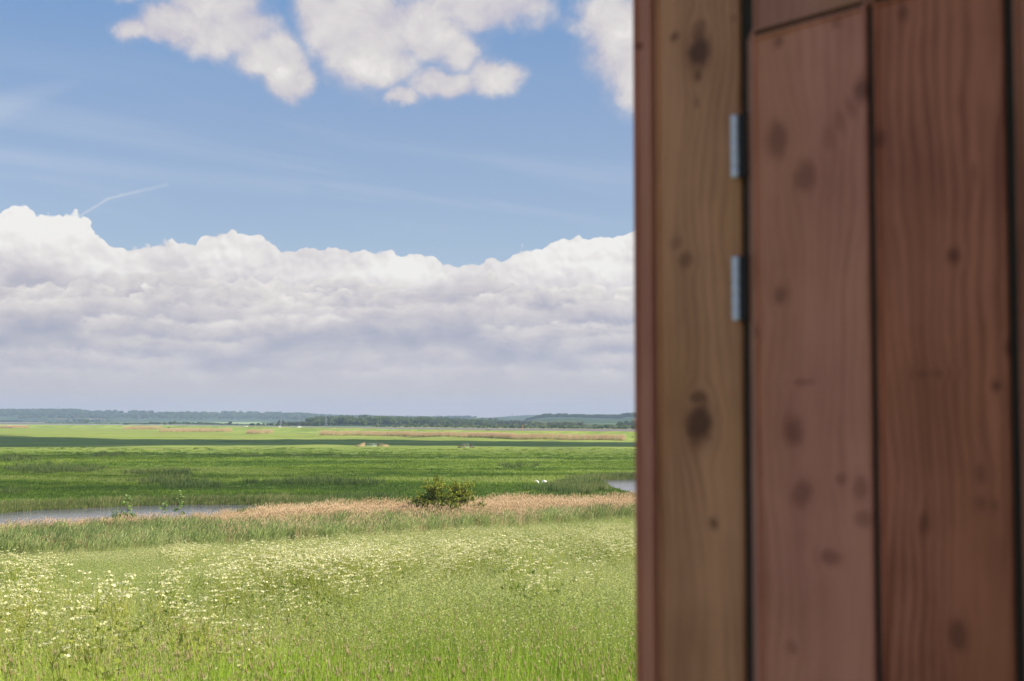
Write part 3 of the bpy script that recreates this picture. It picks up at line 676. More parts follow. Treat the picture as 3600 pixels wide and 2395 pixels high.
def marsh():
    P = []
    for (y0, y1, cell) in ((118, 180, .85), (180, 250, 1.15), (250, 420, 1.6)):
        X, Y = np.meshgrid(np.arange(-.44*y1, .43*y1, cell), np.arange(y0, y1, cell)); X = X.ravel(); Y = Y.ravel()
        X = X+(RNG.random(len(X))-.5)*cell*1.5; Y = Y+(RNG.random(len(Y))-.5)*cell*1.5
        k = (X > -.43*Y) & (X < .42*Y) & (RNG.random(len(X)) < 1-.9*sstep(Y, 270, 400)); P.append(np.stack([X[k], Y[k], np.full(k.sum(), cell)], 1))
    P = np.concatenate(P); X, Y, cs = P.T
    sl = poly_sd(X, Y, POND_L); sr = poly_sd(X, Y, POND_R)
    k = (sl > 1.0) & (sr > 1.0) & (Y-toe_y(X) > 12) & ~((Y < 150) & (X > -90) & (X < -17) & (Y < 128)); X, Y, cs = X[k], Y[k], cs[k]
    Z = terrain(X, Y); u, v = project(X, Y, Z+.1)
    rn = np.zeros(len(X)); wob = (pt_noise(X, Y, 9, 3, 61)-.5)
    for (a, b, rx, ry) in RUSH: rn = np.maximum(rn, np.clip(1.3-np.hypot((u-a)/rx, (v-b)/ry)+wob*1.6, 0, 1))
    r = RNG.random(len(X)); n1 = pt_noise(X*.5, Y, 14, 4, 62)
    idx = np.where(r < rn*.62, 7+(RNG.random(len(X))*2.999).astype(int), np.where(RNG.random(len(X)) < np.clip((n1-.42)*2.4, .05, .6), 4+(RNG.random(len(X))*2.999).astype(int), (RNG.random(len(X))*3.999).astype(int)))
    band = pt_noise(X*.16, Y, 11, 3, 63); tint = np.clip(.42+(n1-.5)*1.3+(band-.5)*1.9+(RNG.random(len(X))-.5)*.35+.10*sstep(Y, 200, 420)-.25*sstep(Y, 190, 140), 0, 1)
    print('marsh clumps', len(X))
    scatter('marsh_grass', mp, np.stack([X, Y, Z-.03], 1), RNG.random(len(X))*6.28, (.8+.5*RNG.random(len(X)))*np.clip(cs/1.0, 1, 1.35), idx, tint)
marsh()

# far reed belts in front of the sea wall
def far_reeds():
    X = []; Y = []; K = []
    for pts, dep, kk in (([(1122, 1531), (1298, 1532.5), (1558, 1536.5), (1650, 1538), (1815, 1544), (1955, 1546), (2133, 1549), (2200, 1550)], 14, 0),
                         ([(558, 1519), (700, 1519), (797, 1518.5)], 28, 0), ([(863, 1524), (950, 1524.5)], 16, 0), ([(425, 1510), (480, 1510), (545, 1509.5)], 30, 0), ([(0, 1505), (40, 1506), (75, 1505)], 30, 0)):
        p = np.array([on_plane(*q) for q in pts]); d = np.r_[0, np.cumsum(np.hypot(*np.diff(p, axis=0).T))]
        n = int(d[-1]*dep/1.6); s = RNG.random(n)*d[-1]; o = RNG.random(n)*dep*np.clip(.55+.9*(pt_noise(s, s*0, 30, 3, 71)-.3), .15, 1)
        X.append(np.interp(s, d, p[:, 0])); Y.append(np.interp(s, d, p[:, 1])+o)
    X = np.concatenate(X); Y = np.concatenate(Y); n = len(X)
    dark = RNG.random(n) < .08
    idx = np.where(dark, 12, 8)+(RNG.random(n)*3.999).astype(int)
    print('far reeds', n)
    scatter('far_reed_belt', rp, np.stack([X, Y, terrain(X, Y)-.1], 1), RNG.random(n)*6.28, 1.15+.45*RNG.random(n), idx, np.clip(.75+RNG.normal(size=n)*.2, 0, 1))
far_reeds()

# ------------------------------------------------------------------ the timber hut beside the camera
WALL_P = 1.22; TH = R(38.55)
WU = np.array([-math.sin(TH), math.cos(TH), 0.0]); WN = np.array([-math.cos(TH), -math.sin(TH), 0.0]); WO = -WN*WALL_P
def wall_at(xf, yf, off=0.0):                        # pixel -> (distance along the wall, height)
    d = ray(xf, yf); t = (WALL_P-off)/(-(d@WN)); p = d*t; return float(p@WU), float(p[2]+CAM_H)
def board_material(name, c_lo, c_hi, knots, seed, contrast=1.0):
    m, T, b = principled(name, rough=.62, spec=.25)
    o = T.node('ShaderNodeTexCoord').outputs['Object']; s, _, z = T.sep(o)[:3]
    P = T.combine(s, z, 0.0)
    # grain runs with the board and is pushed aside by the knots
    acc = None; kd = None; push = 0.0
    for (ks, kz, rs, rz, st) in knots:
        q = T.vm('MULTIPLY', T.vm('SUBTRACT', P, (ks, kz, 0)), (1/rs, 1/rz, 0)); L = T.vm('LENGTH', q)
        push = T.m('ADD', push, T.m('MULTIPLY', T.m('MULTIPLY', T.sep(q)[0], T.sm(L, 3.2, .4)), -rs*.75))
        g_ = T.m('MULTIPLY', T.sm(L, 2.2, .5), st); acc = g_ if acc is None else T.m('MAXIMUM', acc, g_)
        wob = T.m('MULTIPLY', T.m('SUBTRACT', T.noise(P, 34, 4, .6), .5), 1.9)
        k_ = T.m('MULTIPLY', T.sm(T.m('ADD', L, wob), 1.45, .45), st); kd = k_ if kd is None else T.m('MAXIMUM', kd, k_)
    if acc is None: acc = 0.0; kd = 0.0
    sv = T.m('ADD', T.m('ADD', s, push), T.m('MULTIPLY', T.noise(T.combine(s, T.m('MULTIPLY', z, .6), seed*3.1), 4, 3, .5), .09))
    gr = T.noise(T.combine(T.m('MULTIPLY', sv, 55), T.m('MULTIPLY', z, 1.6), seed*7.7), 1, 5, .6)
    wide = T.noise(T.combine(T.m('MULTIPLY', sv, 16), T.m('MULTIPLY', z, 1.1), seed*2.3), 1, 4, .55)
    blot = T.noise(T.combine(s, T.m('MULTIPLY', z, .6), seed*5.0), 7, 4, .6)
    ph = T.m('ADD', T.m('MULTIPLY', sv, 430), T.m('MULTIPLY', T.noise(T.combine(T.m('MULTIPLY', s, 2.5), T.m('MULTIPLY', z, .55), seed*4.4), 2.2, 2, .5), 34))
    ring = T.m('MULTIPLY', T.m('POWER', T.m('ADD', T.m('MULTIPLY', T.m('SINE', ph), .5), .5), 2.2), T.m('MULTIPLY', T.sm(T.noise(T.combine(T.m('MULTIPLY', s, 3), T.m('MULTIPLY', z, .8), seed*6.1), 3, 2, .5), .35, .65, .25, 1.0), -.26*contrast))
    f = T.m('ADD', T.m('ADD', T.m('ADD', .08*contrast, ring), T.m('MULTIPLY', gr, .35*contrast)), T.m('ADD', T.m('MULTIPLY', wide, .85*contrast), T.m('MULTIPLY', blot, .8)))
    c = T.mix(T.lin(f, .4+.6*contrast-.17, .4+.6*contrast+.17), c_lo, c_hi)
    c = T.mix(T.m('MULTIPLY', T.sm(T.noise(T.combine(s, T.m('MULTIPLY', z, .5), seed*9.0), 4, 3, .5), .48, .62), .35), c, (c_hi[0]*.92, c_hi[1]*.95, c_hi[2]*.62))
    c = T.mix(T.m('MULTIPLY', acc, .55), c, (c_lo[0]*.66, c_lo[1]*.55, c_lo[2]*.5))
    c = T.mix(T.m('MULTIPLY', kd, .88), c, (c_lo[0]*.26, c_lo[1]*.19, c_lo[2]*.16))
    T.put(b.inputs['Base Color'], c)
    bp = T.node('ShaderNodeBump', Height=gr, Strength=.35, Distance=.002); T.l.new(bp.outputs[0], b.inputs['Normal'])
    return m
def slab(s0, s1, z0, z1, n0, n1, bev=.003):            # box in wall coordinates: along, height, out towards the camera
    bm = bmesh.new(); bmesh.ops.create_cube(bm, size=1)
    for v in bm.verts:
        v.co = Vector(((s0+s1)/2+v.co.x*(s1-s0), -((n0+n1)/2+v.co.y*(n1-n0)), (z0+z1)/2+v.co.z*(z1-z0)))
    if bev: bmesh.ops.bevel(bm, geom=bm.edges[:], offset=bev, segments=2, affect='EDGES')
    return bm
def bm_mesh(name, bm, mat):
    me = bpy.data.meshes.new(name); bmesh.ops.recalc_face_normals(bm, faces=bm.faces[:]); bm.to_mesh(me); bm.free()
    if mat: me.materials.append(mat)
    return me
HZ = 6.9
hut = thing('timber_hut', 'brown timber hut of upright boards with steel hinges, close to the viewer beside the meadow', 'hut')
hut.location = (WO[0], WO[1], HZ); hut.rotation_euler = (0, 0, math.atan2(WU[1], WU[0]))
# local x = along the wall (away from the viewer), local -y = out of the wall... sign fixed so +n faces the viewer
ROTM = Matrix.Rotation(math.atan2(WU[1], WU[0]), 3, 'Z'); _ly = ROTM @ Vector((0, 1, 0)); SGN = -1.0 if _ly.dot(Vector(WN)) > 0 else 1.0
def hslab(s0, s1, z0, z1, n0, n1, bev=.003):
    bm = slab(s0, s1, z0-HZ, z1-HZ, n0, n1, bev)
    if SGN < 0:
        for v in bm.verts: v.co.y = -v.co.y
    return bm
W = lambda x, y=1197: wall_at(x, y)[0]
s_edge, g1a, g1b, g2a, g2b, st_, g3a, g3b, g4a, g4b = [W(x) for x in (2247, 2306, 2316, 2609, 2632, 2664, 3064, 3086, 3552, 3590)]
TOPZ, BOTZ = 9.42, 7.02
def kn(lst, k=1.0):
    out = []
    for (x, y, rx, ry, st) in lst:
        s, z = wall_at(x, y); s2, _ = wall_at(x+rx, y); _, z2 = wall_at(x, y-ry); out.append((s, z-HZ, abs(s2-s), abs(z2-z), st*k))
    return out
D2 = 1.5275                                              # positions below were read at 1/1.5275 of full size
K1 = kn([(a*D2, b*D2, c*D2, d*D2, s) for a, b, c, d, s in [(1608, 118, 24, 40, 1), (1606, 172, 9, 16, .7), (1553, 85, 9, 9, .6), (1612, 60, 14, 12, .4), (1691, 42, 6, 8, .6), (1608, 978, 27, 42, 1), (1605, 916, 17, 15, .7),
                                                            (1641, 1205, 10, 14, .7), (1577, 598, 16, 16, .45), (1555, 560, 12, 14, .3), (1604, 235, 6, 14, .4)]])
K0 = kn([(1478*D2, 107*D2, 9, 12, .8)])
K2 = kn([(a*D2, b*D2, c*D2, d*D2, s) for a, b, c, d, s in [(1793, 97, 9, 12, .8), (1925, 55, 10, 12, .6), (1985, 205, 20, 28, 1), (1962, 245, 14, 26, .35), (1935, 283, 14, 26, .35), (1905, 322, 14, 26, .3), (1790, 322, 24, 36, .75), (1853, 405, 22, 34, .75), (1798, 677, 17, 20, .8), (1738, 762, 9, 18, 1),
                                                            (1850, 880, 26, 7, .5), (1826, 990, 20, 30, .8), (1848, 1138, 20, 30, .75), (1937, 1103, 12, 12, .6), (1980, 1128, 18, 26, .6), (1988, 1193, 18, 18, .6), (1911, 1282, 22, 16, .7), (1826, 1492, 13, 15, .5), (1735, 620, 9, 50, .4)]], .62)
K3 = kn([(a*D2, b*D2, c*D2, d*D2, s) for a, b, c, d, s in [(2080, 30, 12, 18, .6), (2027, 320, 12, 20, .6), (2193, 590, 14, 16, .8), (2242, 400, 8, 22, .4), (2295, 888, 11, 13, .9), (2322, 800, 10, 20, .6), (2128, 1207, 12, 20, .5),
                                                            (2258, 1090, 12, 20, .5), (2258, 1160, 14, 16, .5), (2290, 1165, 8, 12, .5), (2206, 1463, 22, 32, .8), (2140, 860, 30, 8, .35)]], .7)
def hobj(name, s0, s1, z0, z1, n0, n1, mat, parent, bev=.003):
    return obj(name, bm_mesh(name, hslab(s0, s1, z0, z1, n0, n1, bev), mat), parent)
M['core'] = simple('joint_shade', (.028, .017, .012), .9, .3, 20)
# frame behind the cladding; its near-black face is painted shade for the joints
hobj('frame', -2.60, s_edge-.004, BOTZ, TOPZ, -.10, -.0030, M['core'], hut, 0)
bm_trim = board_material('trim_board', (0.414, 0.136, 0.084), (0.529, 0.189, 0.12), K0, 1, .6)
hobj('corner_board', g1a, s_edge, BOTZ, TOPZ, -.020, .004, bm_trim, hut, .004)
hobj('board', g2a, g1b, BOTZ, TOPZ, -.020, .0, board_material('tan_board', (0.336, 0.122, 0.053), (0.526, 0.211, 0.103), K1, 2, .8), hut)
# door leaf: two boards hung on the tan one
zt = [wall_at(2626, 131)[1], wall_at(3050, 10)[1]]; DT = (zt[0]+zt[1])/2
door = obj('door', bm_mesh('door', hslab(g4b+.002, g2b-.001, 7.12, DT-.02, -.012, -.0024, 0), M['core']), hut)
red = board_material('red_board', (0.347, 0.105, 0.064), (0.546, 0.19, 0.126), K2, 3, .7)
hobj('board', g3a+.001, st_+.001, 7.12, DT-.003, -.020, .001, red, door)
hobj('edge_strip', st_+.0022, g2b-.0015, 7.12, DT-.003, -.020, -.0015, board_material('pale_edge', (.30, .12, .085), (.40, .17, .12), [], 4, .8), door, .001)
hobj('board', g4a+.002, g3b-.002, 7.12, DT-.003, -.020, .0, board_material('dark_red_board', (0.22, 0.054, 0.026), (0.41, 0.119, 0.064), K3, 5, 1.0), door)
# head boards above the door and the boards on towards the viewer's right
hobj('board', W(3050, 0), W(2650, 0), DT+.0035, TOPZ, -.020, -.001, board_material('head_board', (0.33, 0.118, 0.073), (0.43, 0.167, 0.108), [], 6, .7), hut)
hobj('board', W(3540, 0), W(3072, 0), DT+.0035, TOPZ, -.020, .0, board_material('head_board_dark', (0.24, 0.08, 0.045), (0.34, 0.128, 0.073), [], 7, .9), hut)
xk = g4b+.006
for i in range(21):
    hobj('board', xk-.150, xk-.006, BOTZ, TOPZ, -.020, .0, board_material('side_board', (.21+.03*(i % 3), .065+.008*(i % 3), .034), (.36, .125, .07), [], 8+i, .9), hut); xk -= .1535
# butt hinges: two leaves and a knuckle barrel
for y0, y1 in ((405, 624), (903, 1127)):
    sA, zA = wall_at(2614, y0); sB, zB = wall_at(2614, y1); sc_ = W(2618, (y0+y1)/2)
    hz = obj('hinge', bm_mesh('hinge', hslab(W(2634), W(2606), zB, zA, .0012, .0035, .001), M['oldsteel']), door)
    C = Clump(); n_ = -.0065 if SGN > 0 else .0065; kk = 5
    for j in range(kk):
        z_a = zB+(zA-zB)*j/kk+.0002; z_b = zB+(zA-zB)*(j+1)/kk-.0002
        tube(C, [(W(2602), n_, z_a-HZ), (W(2602), n_, z_b-HZ)], .0043, .0043, 'hingesteel', 12)
    obj('knuckle', C.mesh('knuckle'), hz)
# the rest of the hut: end wall, back wall, floor, roof
M['cedar'] = board_material('cedar_wall', (.14, .07, .045), (.24, .125, .085), [], 40, .9)
for nm, a in (('end_wall', (s_edge-.045, s_edge-.006, BOTZ, TOPZ, -2.30, -.102)), ('near_end_wall', (-2.64, -2.602, BOTZ, TOPZ, -2.30, -.02)), ('back_wall', (-2.60, s_edge-.047, BOTZ, TOPZ, -2.30, -2.26)),
              ('floor', (-2.60, s_edge-.047, BOTZ-.12, BOTZ-.004, -2.30, .0)), ('roof', (-2.8, s_edge+.16, TOPZ+.004, TOPZ+.09, -2.45, .16))):
    hobj(nm, *a, M['cedar'] if nm != 'roof' else simple('roof_felt', (.07, .07, .07), .9, .2, 30), hut)

# ------------------------------------------------------------------ hawthorn and saplings among the reeds
def gauss(n, s): return RNG.normal(size=(n, 3))*s
def hawthorn():
    y = 114.0; x = (1556-CX)/F*y; z = 0.0
    h = thing('hawthorn_bush', 'spreading yellow-green hawthorn bush standing alone in the straw-coloured reeds', 'bush', (x, y, z))
    CB = Clump(); CL = Clump(); pts = []
    for i in range(120):
        a = RNG.random()*6.28; up_ = RNG.random()**1.35; rr = 3.25*(.55+.45*RNG.random())*math.cos(up_*1.35)**.55; rr *= 1+.12*math.sin(3*a+1)+.10*math.sin(5*a+2.2)+.15*(RNG.random()-.5); H = .18+2.45*math.sin(up_*1.5)*(.70+.45*RNG.random())
        if i % 13 == 0: H += .5*RNG.random()
        tip = np.array([math.cos(a)*rr+.25, math.sin(a)*rr*.9, H-.0]); mid = tip*np.array([.45, .45, .70])+[0, 0, .28]
        P_ = np.array([[0, 0, -.2], mid*.5+[0, 0, .1], mid, (mid+tip)/2+[0, 0, .12], tip]); tube(CB, P_, .030, .008, 'bark', 4)
        for j in range(8):
            t = .25+.75*RNG.random(); q = mid+(tip-mid)*t if t > .2 else mid
            e = q+np.array([RNG.normal()*.33, RNG.normal()*.33, .10+abs(RNG.normal())*.16]); tube(CB, [q, (q+e)/2+[0, 0, .03], e], .006, .003, 'bark', 3); pts.append((q, e))
    for q, e in pts:
        n = 18; t = RNG.random(n)[:, None]; L_ = q+(e-q)*t*1.15+gauss(n, .052)
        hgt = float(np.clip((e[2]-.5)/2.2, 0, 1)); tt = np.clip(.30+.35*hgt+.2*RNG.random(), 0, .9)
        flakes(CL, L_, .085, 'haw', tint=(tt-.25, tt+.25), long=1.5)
    for (sx, H, n) in ((-.02, 3.2, 70), (.09, 3.05, 40), (-.62, 2.95, 34), (1.55, 2.62, 30), (1.2, 2.5, 24), (-2.1, 2.35, 24), (.55, 2.75, 26), (-1.15, 2.6, 26)):
        b = np.array([sx*.8, 0, 1.6]); e = np.array([sx, RNG.normal()*.2, H]); tube(CB, [b, e], .010, .003, 'bark', 3)
        t = .25+.75*RNG.random(n)[:, None]; flakes(CL, b+(e-b)*t+gauss(n, .055), .075, 'haw', tint=(.6, 1))
    h.scale = (1.0, 1.0, 1.24); obj('trunk', CB.mesh('hawthorn_wood'), h); obj('crown', CL.mesh('hawthorn_leaves'), h)
hawthorn()
def sapling(px, py_top, py_base, w, label, leaves=110, low=0.0):
    x, y = on_plane(px, py_base+4); z = 0; px_m = y/F; H = (py_base-py_top)*px_m
    h = thing('elder_sapling', label, 'sapling', (x, y, z), 0, 'young saplings rising out of the reeds'); CB = Clump(); CL = Clump()
    tube(CB, [(0, 0, -.1), (.02, 0, H*.4), (-.02, .02, H*.75), (.0, 0, H)], .018, .006, 'bark', 4)
    nb = 6
    for i in range(nb):
        z0 = H*(.30+.62*i/nb); a = i*2.4+RNG.random(); L_ = w*px_m*(.65+.5*RNG.random())*(1-.35*i/nb)
        e = np.array([math.cos(a)*L_, math.sin(a)*L_, z0+.18]); tube(CB, [(0, 0, z0-.1), e*[.5, .5, 1]-[0, 0, .05], e], .007, .004, 'bark', 3)
        if RNG.random() < .85: flakes(CL, e+gauss(leaves//6, .085)*[1, 1, .8], .11, 'sapling', tint=(.35, 1), flat=.4)
        flakes(CL, e*[.6, .6, 1]+gauss(leaves//16, .06), .10, 'sapling', tint=(.1, .8), flat=.4)
    flakes(CL, np.array([0, 0, H])+gauss(leaves//4, .09), .115, 'sapling', tint=(.5, 1), flat=.4); flakes(CL, np.array([.02, 0, H*.86])+gauss(leaves//6, .09), .10, 'sapling', tint=(.4, 1), flat=.4)
    obj('stem', CB.mesh('sapling_stem'), h); obj('leaves', CL.mesh('sapling_leaves'), h)
sapling(446, 1744, 1850, 18, 'tall thin sapling over the water, growing out of the bramble clump')
sapling(578, 1768, 1842, 13, 'shortest sapling of the three over the water, between the two taller ones', 70)
sapling(629, 1730, 1842, 19, 'tall sapling with a side shoot, right-hand of the three over the water', 130)
def shrub(name, label, px, py, wpx, hpx, mat, leaf, nclump=46, cat='bush', group=None, ltint=(0, .8), z=None, per=26, deep=.8):
    x, y = on_plane(px, py); z = 0.0 if z is None else z; x, y = (px-CX)/F*((CAM_H-z)*F/(py-HORY)), (CAM_H-z)*F/(py-HORY)
    s = y/F; w = wpx*s/2; H = hpx*s; h = thing(name, label, cat, (x, y, z), 0, group); CB = Clump(); CL = Clump()
    for i in range(nclump):
        a = RNG.random()*6.28; u = RNG.random()**.6; ph = math.acos(RNG.random())
        c = np.array([math.cos(a)*math.sin(ph)*w*u, math.sin(a)*math.sin(ph)*w*deep*u, H*.18+H*.78*math.cos(ph)*(.45+.55*u)])
        if i % 4 == 0: tube(CB, [(0, 0, -.1), c*[.5, .5, .6], c], .02*H, .006*H, 'bark', 3)
        flakes(CL, c+gauss(per, .085*(w+H*.8)), leaf, mat, tint=(max(0, ltint[0]+RNG.random()*.2-.1), ltint[1]+RNG.random()*.3-.15))
    obj('stems', CB.mesh('stems'), h); obj('foliage', CL.mesh('foliage'), h); return h
shrub('bramble_bush', 'dark green bramble clump at the water edge below the tallest sapling', 432, 1866, 140, 62, 'sapling', .12, 60, ltint=(-.2, .35))
shrub('elder_bush', 'small leafy green bush between the reeds and the right-hand sapling', 690, 1842, 44, 42, 'sapling', .10, 18, ltint=(0, .5))
shrub('leafy_bush', 'low pale leafy bush at the change from green reeds to straw reeds', 905, 1850, 80, 46, 'sapling', .11, 24, ltint=(.1, .6))

# bushes out by the sea wall
G_ = 'dark bushes along the sea wall'
for px, py, w, h_, lb in [(1013, 1517, 24, 9, 'low dark bush on the sea wall, left-hand of a close pair'), (1060, 1518.5, 32, 8, 'wider low dark bush on the sea wall, right-hand of a close pair'),
                          (1544, 1521, 14, 10, 'small dark bush behind the straw-coloured reed belt'), (1783, 1529, 13, 9, 'smallest of the dark round bushes behind the reed belt'),
                          (1805, 1530, 20, 12, 'double dark round bush behind the reed belt'), (1864, 1527.5, 11, 11, 'narrow upright dark bush behind the reed belt'),
                          (2051, 1536, 8, 11, 'thin dark thorn on the old bank near the hut'), (2222, 1546, 20, 8, 'low dark bush beside the edge of the hut'),
                          (598, 1508, 11, 5, 'tiny dark bush at the far end of the sea wall'), (613, 1508, 9, 4, 'very small low bush at the far end of the sea wall')]:
    D = (CAM_H-0)*F/(py-HORY); shrub('hawthorn_bush', lb, px, py, w, h_, 'haw', .35*D/600, 22, group=G_, ltint=(-.2, .25), per=16)
shrub('rough_bush', 'broad olive scrub patch on the sea wall slope', 1713, 1522, 50, 8, 'haw', .4, 24, ltint=(.1, .5), per=14)

# ------------------------------------------------------------------ gates on the marsh
def bars(segs, r, mat, name, parent, flat=False):
    C = Clump()
    for a, b in segs: tube(C, [a, b], r, r, mat, 6)
    return obj(name, C.mesh(name), parent)
def post(parent, x, z0, z1, w=.09, mat='post'):
    bm = bmesh.new(); bmesh.ops.create_cube(bm, size=1)
    for v in bm.verts: v.co = Vector((x+v.co.x*w*2, v.co.y*w*2, (z0+z1)/2+v.co.z*(z1-z0)))
    bmesh.ops.bevel(bm, geom=bm.edges[:], offset=.015, segments=1, affect='EDGES'); return obj('post', bm_mesh('post', bm, M[mat]), parent)
def gate_site(px, py, gw, ph, lw, rw, mats, lab, steel):
    x, y = on_plane(px, py); s = y/F; gw, ph, lw, rw = gw*s, ph*s, lw*s, rw*s; z = float(terrain(np.array([x]), np.array([y]))[0])
    for sg, ww, nm in ((-1, lw, 'left'), (1, rw, 'right')):
        f = thing('rail_fence', lab[0 if sg < 0 else 1], 'fence', (x+sg*(gw/2+.12), y, z), 0, lab[3])
        post(f, 0, -.2, ph, .11, mats[0]); n = 4; fz = .16
        bm_segs = [((0, -.13, ph*(.95-.24*i)), (sg*ww, -.13, max(.06, ph*(.95-.24*i)-ph*.62)) ) for i in range(n)]
        for a, b in bm_segs:
            k = a[2]-b[2]
            if b[2] <= .07: b = (a[0]+(b[0]-a[0])*.98, b[1], .08)
            C = Clump(); V = np.array([(a[0], a[1]-.02, a[2]-.075), (b[0], b[1]-.02, b[2]-.065), (b[0], b[1]-.02, b[2]+.045), (a[0], a[1]-.02, a[2]+.055),
                                       (a[0], a[1]+.02, a[2]-.075), (b[0], b[1]+.02, b[2]-.065), (b[0], b[1]+.02, b[2]+.045), (a[0], a[1]+.02, a[2]+.055)])
            C.add(V, [np.array([[0, 1, 2, 3], [7, 6, 5, 4], [0, 4, 5, 1], [3, 2, 6, 7], [1, 5, 6, 2], [0, 3, 7, 4]])], .5, .5, mats[1]); obj('rail', C.mesh('rail'), f)
        post(f, sg*ww*(.62 if sg > 0 else .98), -.1, ph*(.72 if sg > 0 else .68), .06, mats[0])
    gt = thing('field_gate', lab[2], 'gate', (x, y, z)); h2 = ph*.86; a = gw/2-.12; b0 = .12; fr = .022 if steel else .018
    bars([((-a, 0, b0), (-a, 0, h2)), ((a, 0, b0), (a, 0, h2)), ((-a, 0, h2), (a, 0, h2)), ((-a, 0, b0), (a, 0, b0))], fr, 'steel', 'frame', gt)
    for i in range(1, 6 if steel else 4):
        zz = b0+(h2-b0)*(i/(6 if steel else 4))**1.15; bars([((-a, 0, zz), (a, 0, zz))], fr*.7, 'steel', 'bar', gt)
    bars([((-a, .03, b0), (0, .03, h2)), ((0, .03, h2), (a, .03, b0))], fr*.7, 'steel', 'brace', gt)
gate_site(1306, 1572.5, 44, 15, 34, 39, ('post', 'rail'), ['sloping pale rail fence wing left of the steel gate', 'sloping pale rail fence wing right of the steel gate', 'grey steel field gate between two pale rail fence wings', 'fence wings beside the field gates'], True)
gate_site(1642.5, 1577.5, 19, 17, 22, 15, ('post', 'darkrail'), ['dark sloping rail fence wing left of the narrow gate', 'short dark rail fence wing right of the narrow gate', 'narrow thin gate between dark timber posts', 'fence wings beside the field gates'], False)

# ------------------------------------------------------------------ swans and a dark bird
def skin_obj(name, chains, mat, parent=None, sub=2):
    bm = bmesh.new(); lay = bm.verts.layers.skin.verify(); first = None; node = {}
    for ch in chains:
        prev = None
        for p in ch:
            key = tuple(round(c, 4) for c in p[:3]); v = node.get(key)
            if v is None:
                v = bm.verts.new(p[:3]); v[lay].radius = (p[3], p[4] if len(p) > 4 else p[3]); node[key] = v
                if first is None: first = v; v[lay].use_root = True
            if prev is not None and prev is not v and not bm.edges.get((prev, v)): bm.edges.new((prev, v))
            prev = v
    me = bpy.data.meshes.new(name); bm.to_mesh(me); bm.free(); me.materials.append(mat); o = obj(name, me, parent)
    o.modifiers.new('skin', 'SKIN').use_smooth_shade = True; s = o.modifiers.new('sub', 'SUBSURF'); s.levels = s.render_levels = sub
    return o
def swan(px, py, label, body, neck, head, legs, beakdir, rot=0):
    x, y, z = hit(px, py, 150, 240); z = float(terrain(np.array([x]), np.array([y]))[0]); root = thing('swan', label, 'swan', (x, y, z+.02), rot, 'preening swans')
    skin_obj('body', [body+neck], M['white'], root)
    skin_obj('head', [head], M['cream'], root)
    bx = head[-1]; skin_obj('beak', [[(bx[0], bx[1], bx[2], .022), (bx[0]+beakdir[0], bx[1]+beakdir[1], bx[2]+beakdir[2], .012)]], M['orange'], root, 1)
    for (lx, ly, lz) in legs:
        skin_obj('leg', [[(lx, ly, lz, .022), (lx+.01, ly, lz*.45, .014), (lx, ly, .02, .013), (lx-.09, ly, .0, .018)]], M['black'], root, 1)
swan(1887, 1706, 'cream-necked white swan preening its breast with its neck arched down, nearer the bush',
     [(.27, .0, .12, .03), (.24, 0, .22, .07), (.17, 0, .36, .125), (.08, 0, .45, .11), (.0, 0, .52, .06)], [(-.05, 0, .58, .038), (-.13, 0, .615, .034), (-.20, 0, .58, .033)],
     [(-.20, 0, .58, .034), (-.245, 0, .50, .036), (-.24, 0, .40, .04)], [(.03, .06, .36), (.12, -.05, .30)], (.05, -.02, -.11))
swan(1913, 1707.5, 'round white swan with its neck folded back on its body, nearer the lagoon',
     [(.38, .0, .43, .035), (.30, 0, .42, .10), (.14, 0, .42, .175), (-.04, 0, .40, .17), (-.19, 0, .40, .12), (-.24, 0, .50, .06)], [(-.20, -.04, .58, .036), (-.10, -.10, .61, .034)],
     [(-.10, -.10, .61, .035), (-.02, -.14, .585, .038), (.03, -.17, .52, .036)], [(.12, .05, .28), (-.06, -.05, .28)], (.02, -.02, -.08))
x, y, z = hit(1834, 1686, 150, 400)
cr = thing('crow', 'small black crow on the grass just behind the two swans', 'crow', (x, y, float(terrain(np.array([x]), np.array([y]))[0])+.08))
skin_obj('body', [[(.22, 0, .10, .03), (.10, 0, .14, .07), (-.04, 0, .16, .075), (-.12, 0, .22, .045), (-.16, 0, .26, .04), (-.24, 0, .25, .012)]], M['black'], cr)

# ------------------------------------------------------------------ far side: trees, woods, village, pylons, boats
def tree_mesh(kind, seed):
    rng = np.random.default_rng(seed); C = Clump(); CT = Clump()
    if kind == 'poplar':
        for i in range(60):
            t = rng.random(); r = .13*math.sin(math.pi*(.12+.85*t))**.6; a = rng.random()*6.28
            flakes(C, np.array([math.cos(a)*r*rng.random(), math.sin(a)*r, .08+.9*t])+rng.normal(size=(7, 3))*[.03, .03, .045], .075, 'poplar', rng=rng)
        tube(CT, [(0, 0, -.03), (0, 0, .8)], .015, .004, 'bark', 4)
    else:
        lobes = [(rng.normal()*.22, rng.normal()*.22, .38+.42*rng.random(), .20+.14*rng.random()) for _ in range(7)]+[(0, 0, .55, .34)]
        mt = {'round': 'fartree', 'willow': 'willow'}[kind]
        for (a, b, c, r) in lobes:
            n = int(900*r); q = rng.normal(size=(n, 3)); q /= np.linalg.norm(q, axis=1)[:, None]; P_ = np.array([a, b, c])+q*r*(.75+.3*rng.random(n))[:, None]*[1.15, 1.15, .85]
            P_ = P_[(P_[:, 2] > .04) & (P_[:, 2] < 1.02)]; flakes(C, P_, .085, mt, rng=rng)
        tube(CT, [(0, 0, -.03), (.01, 0, .3), (0, 0, .6)], .03, .01, 'bark', 5)
    return C.mesh(kind+'_crown'), CT.mesh(kind+'_trunk')
TM = {k: [tree_mesh(k, 90+i*7+j) for j in range(3)] for i, k in enumerate(('round', 'poplar', 'willow'))}
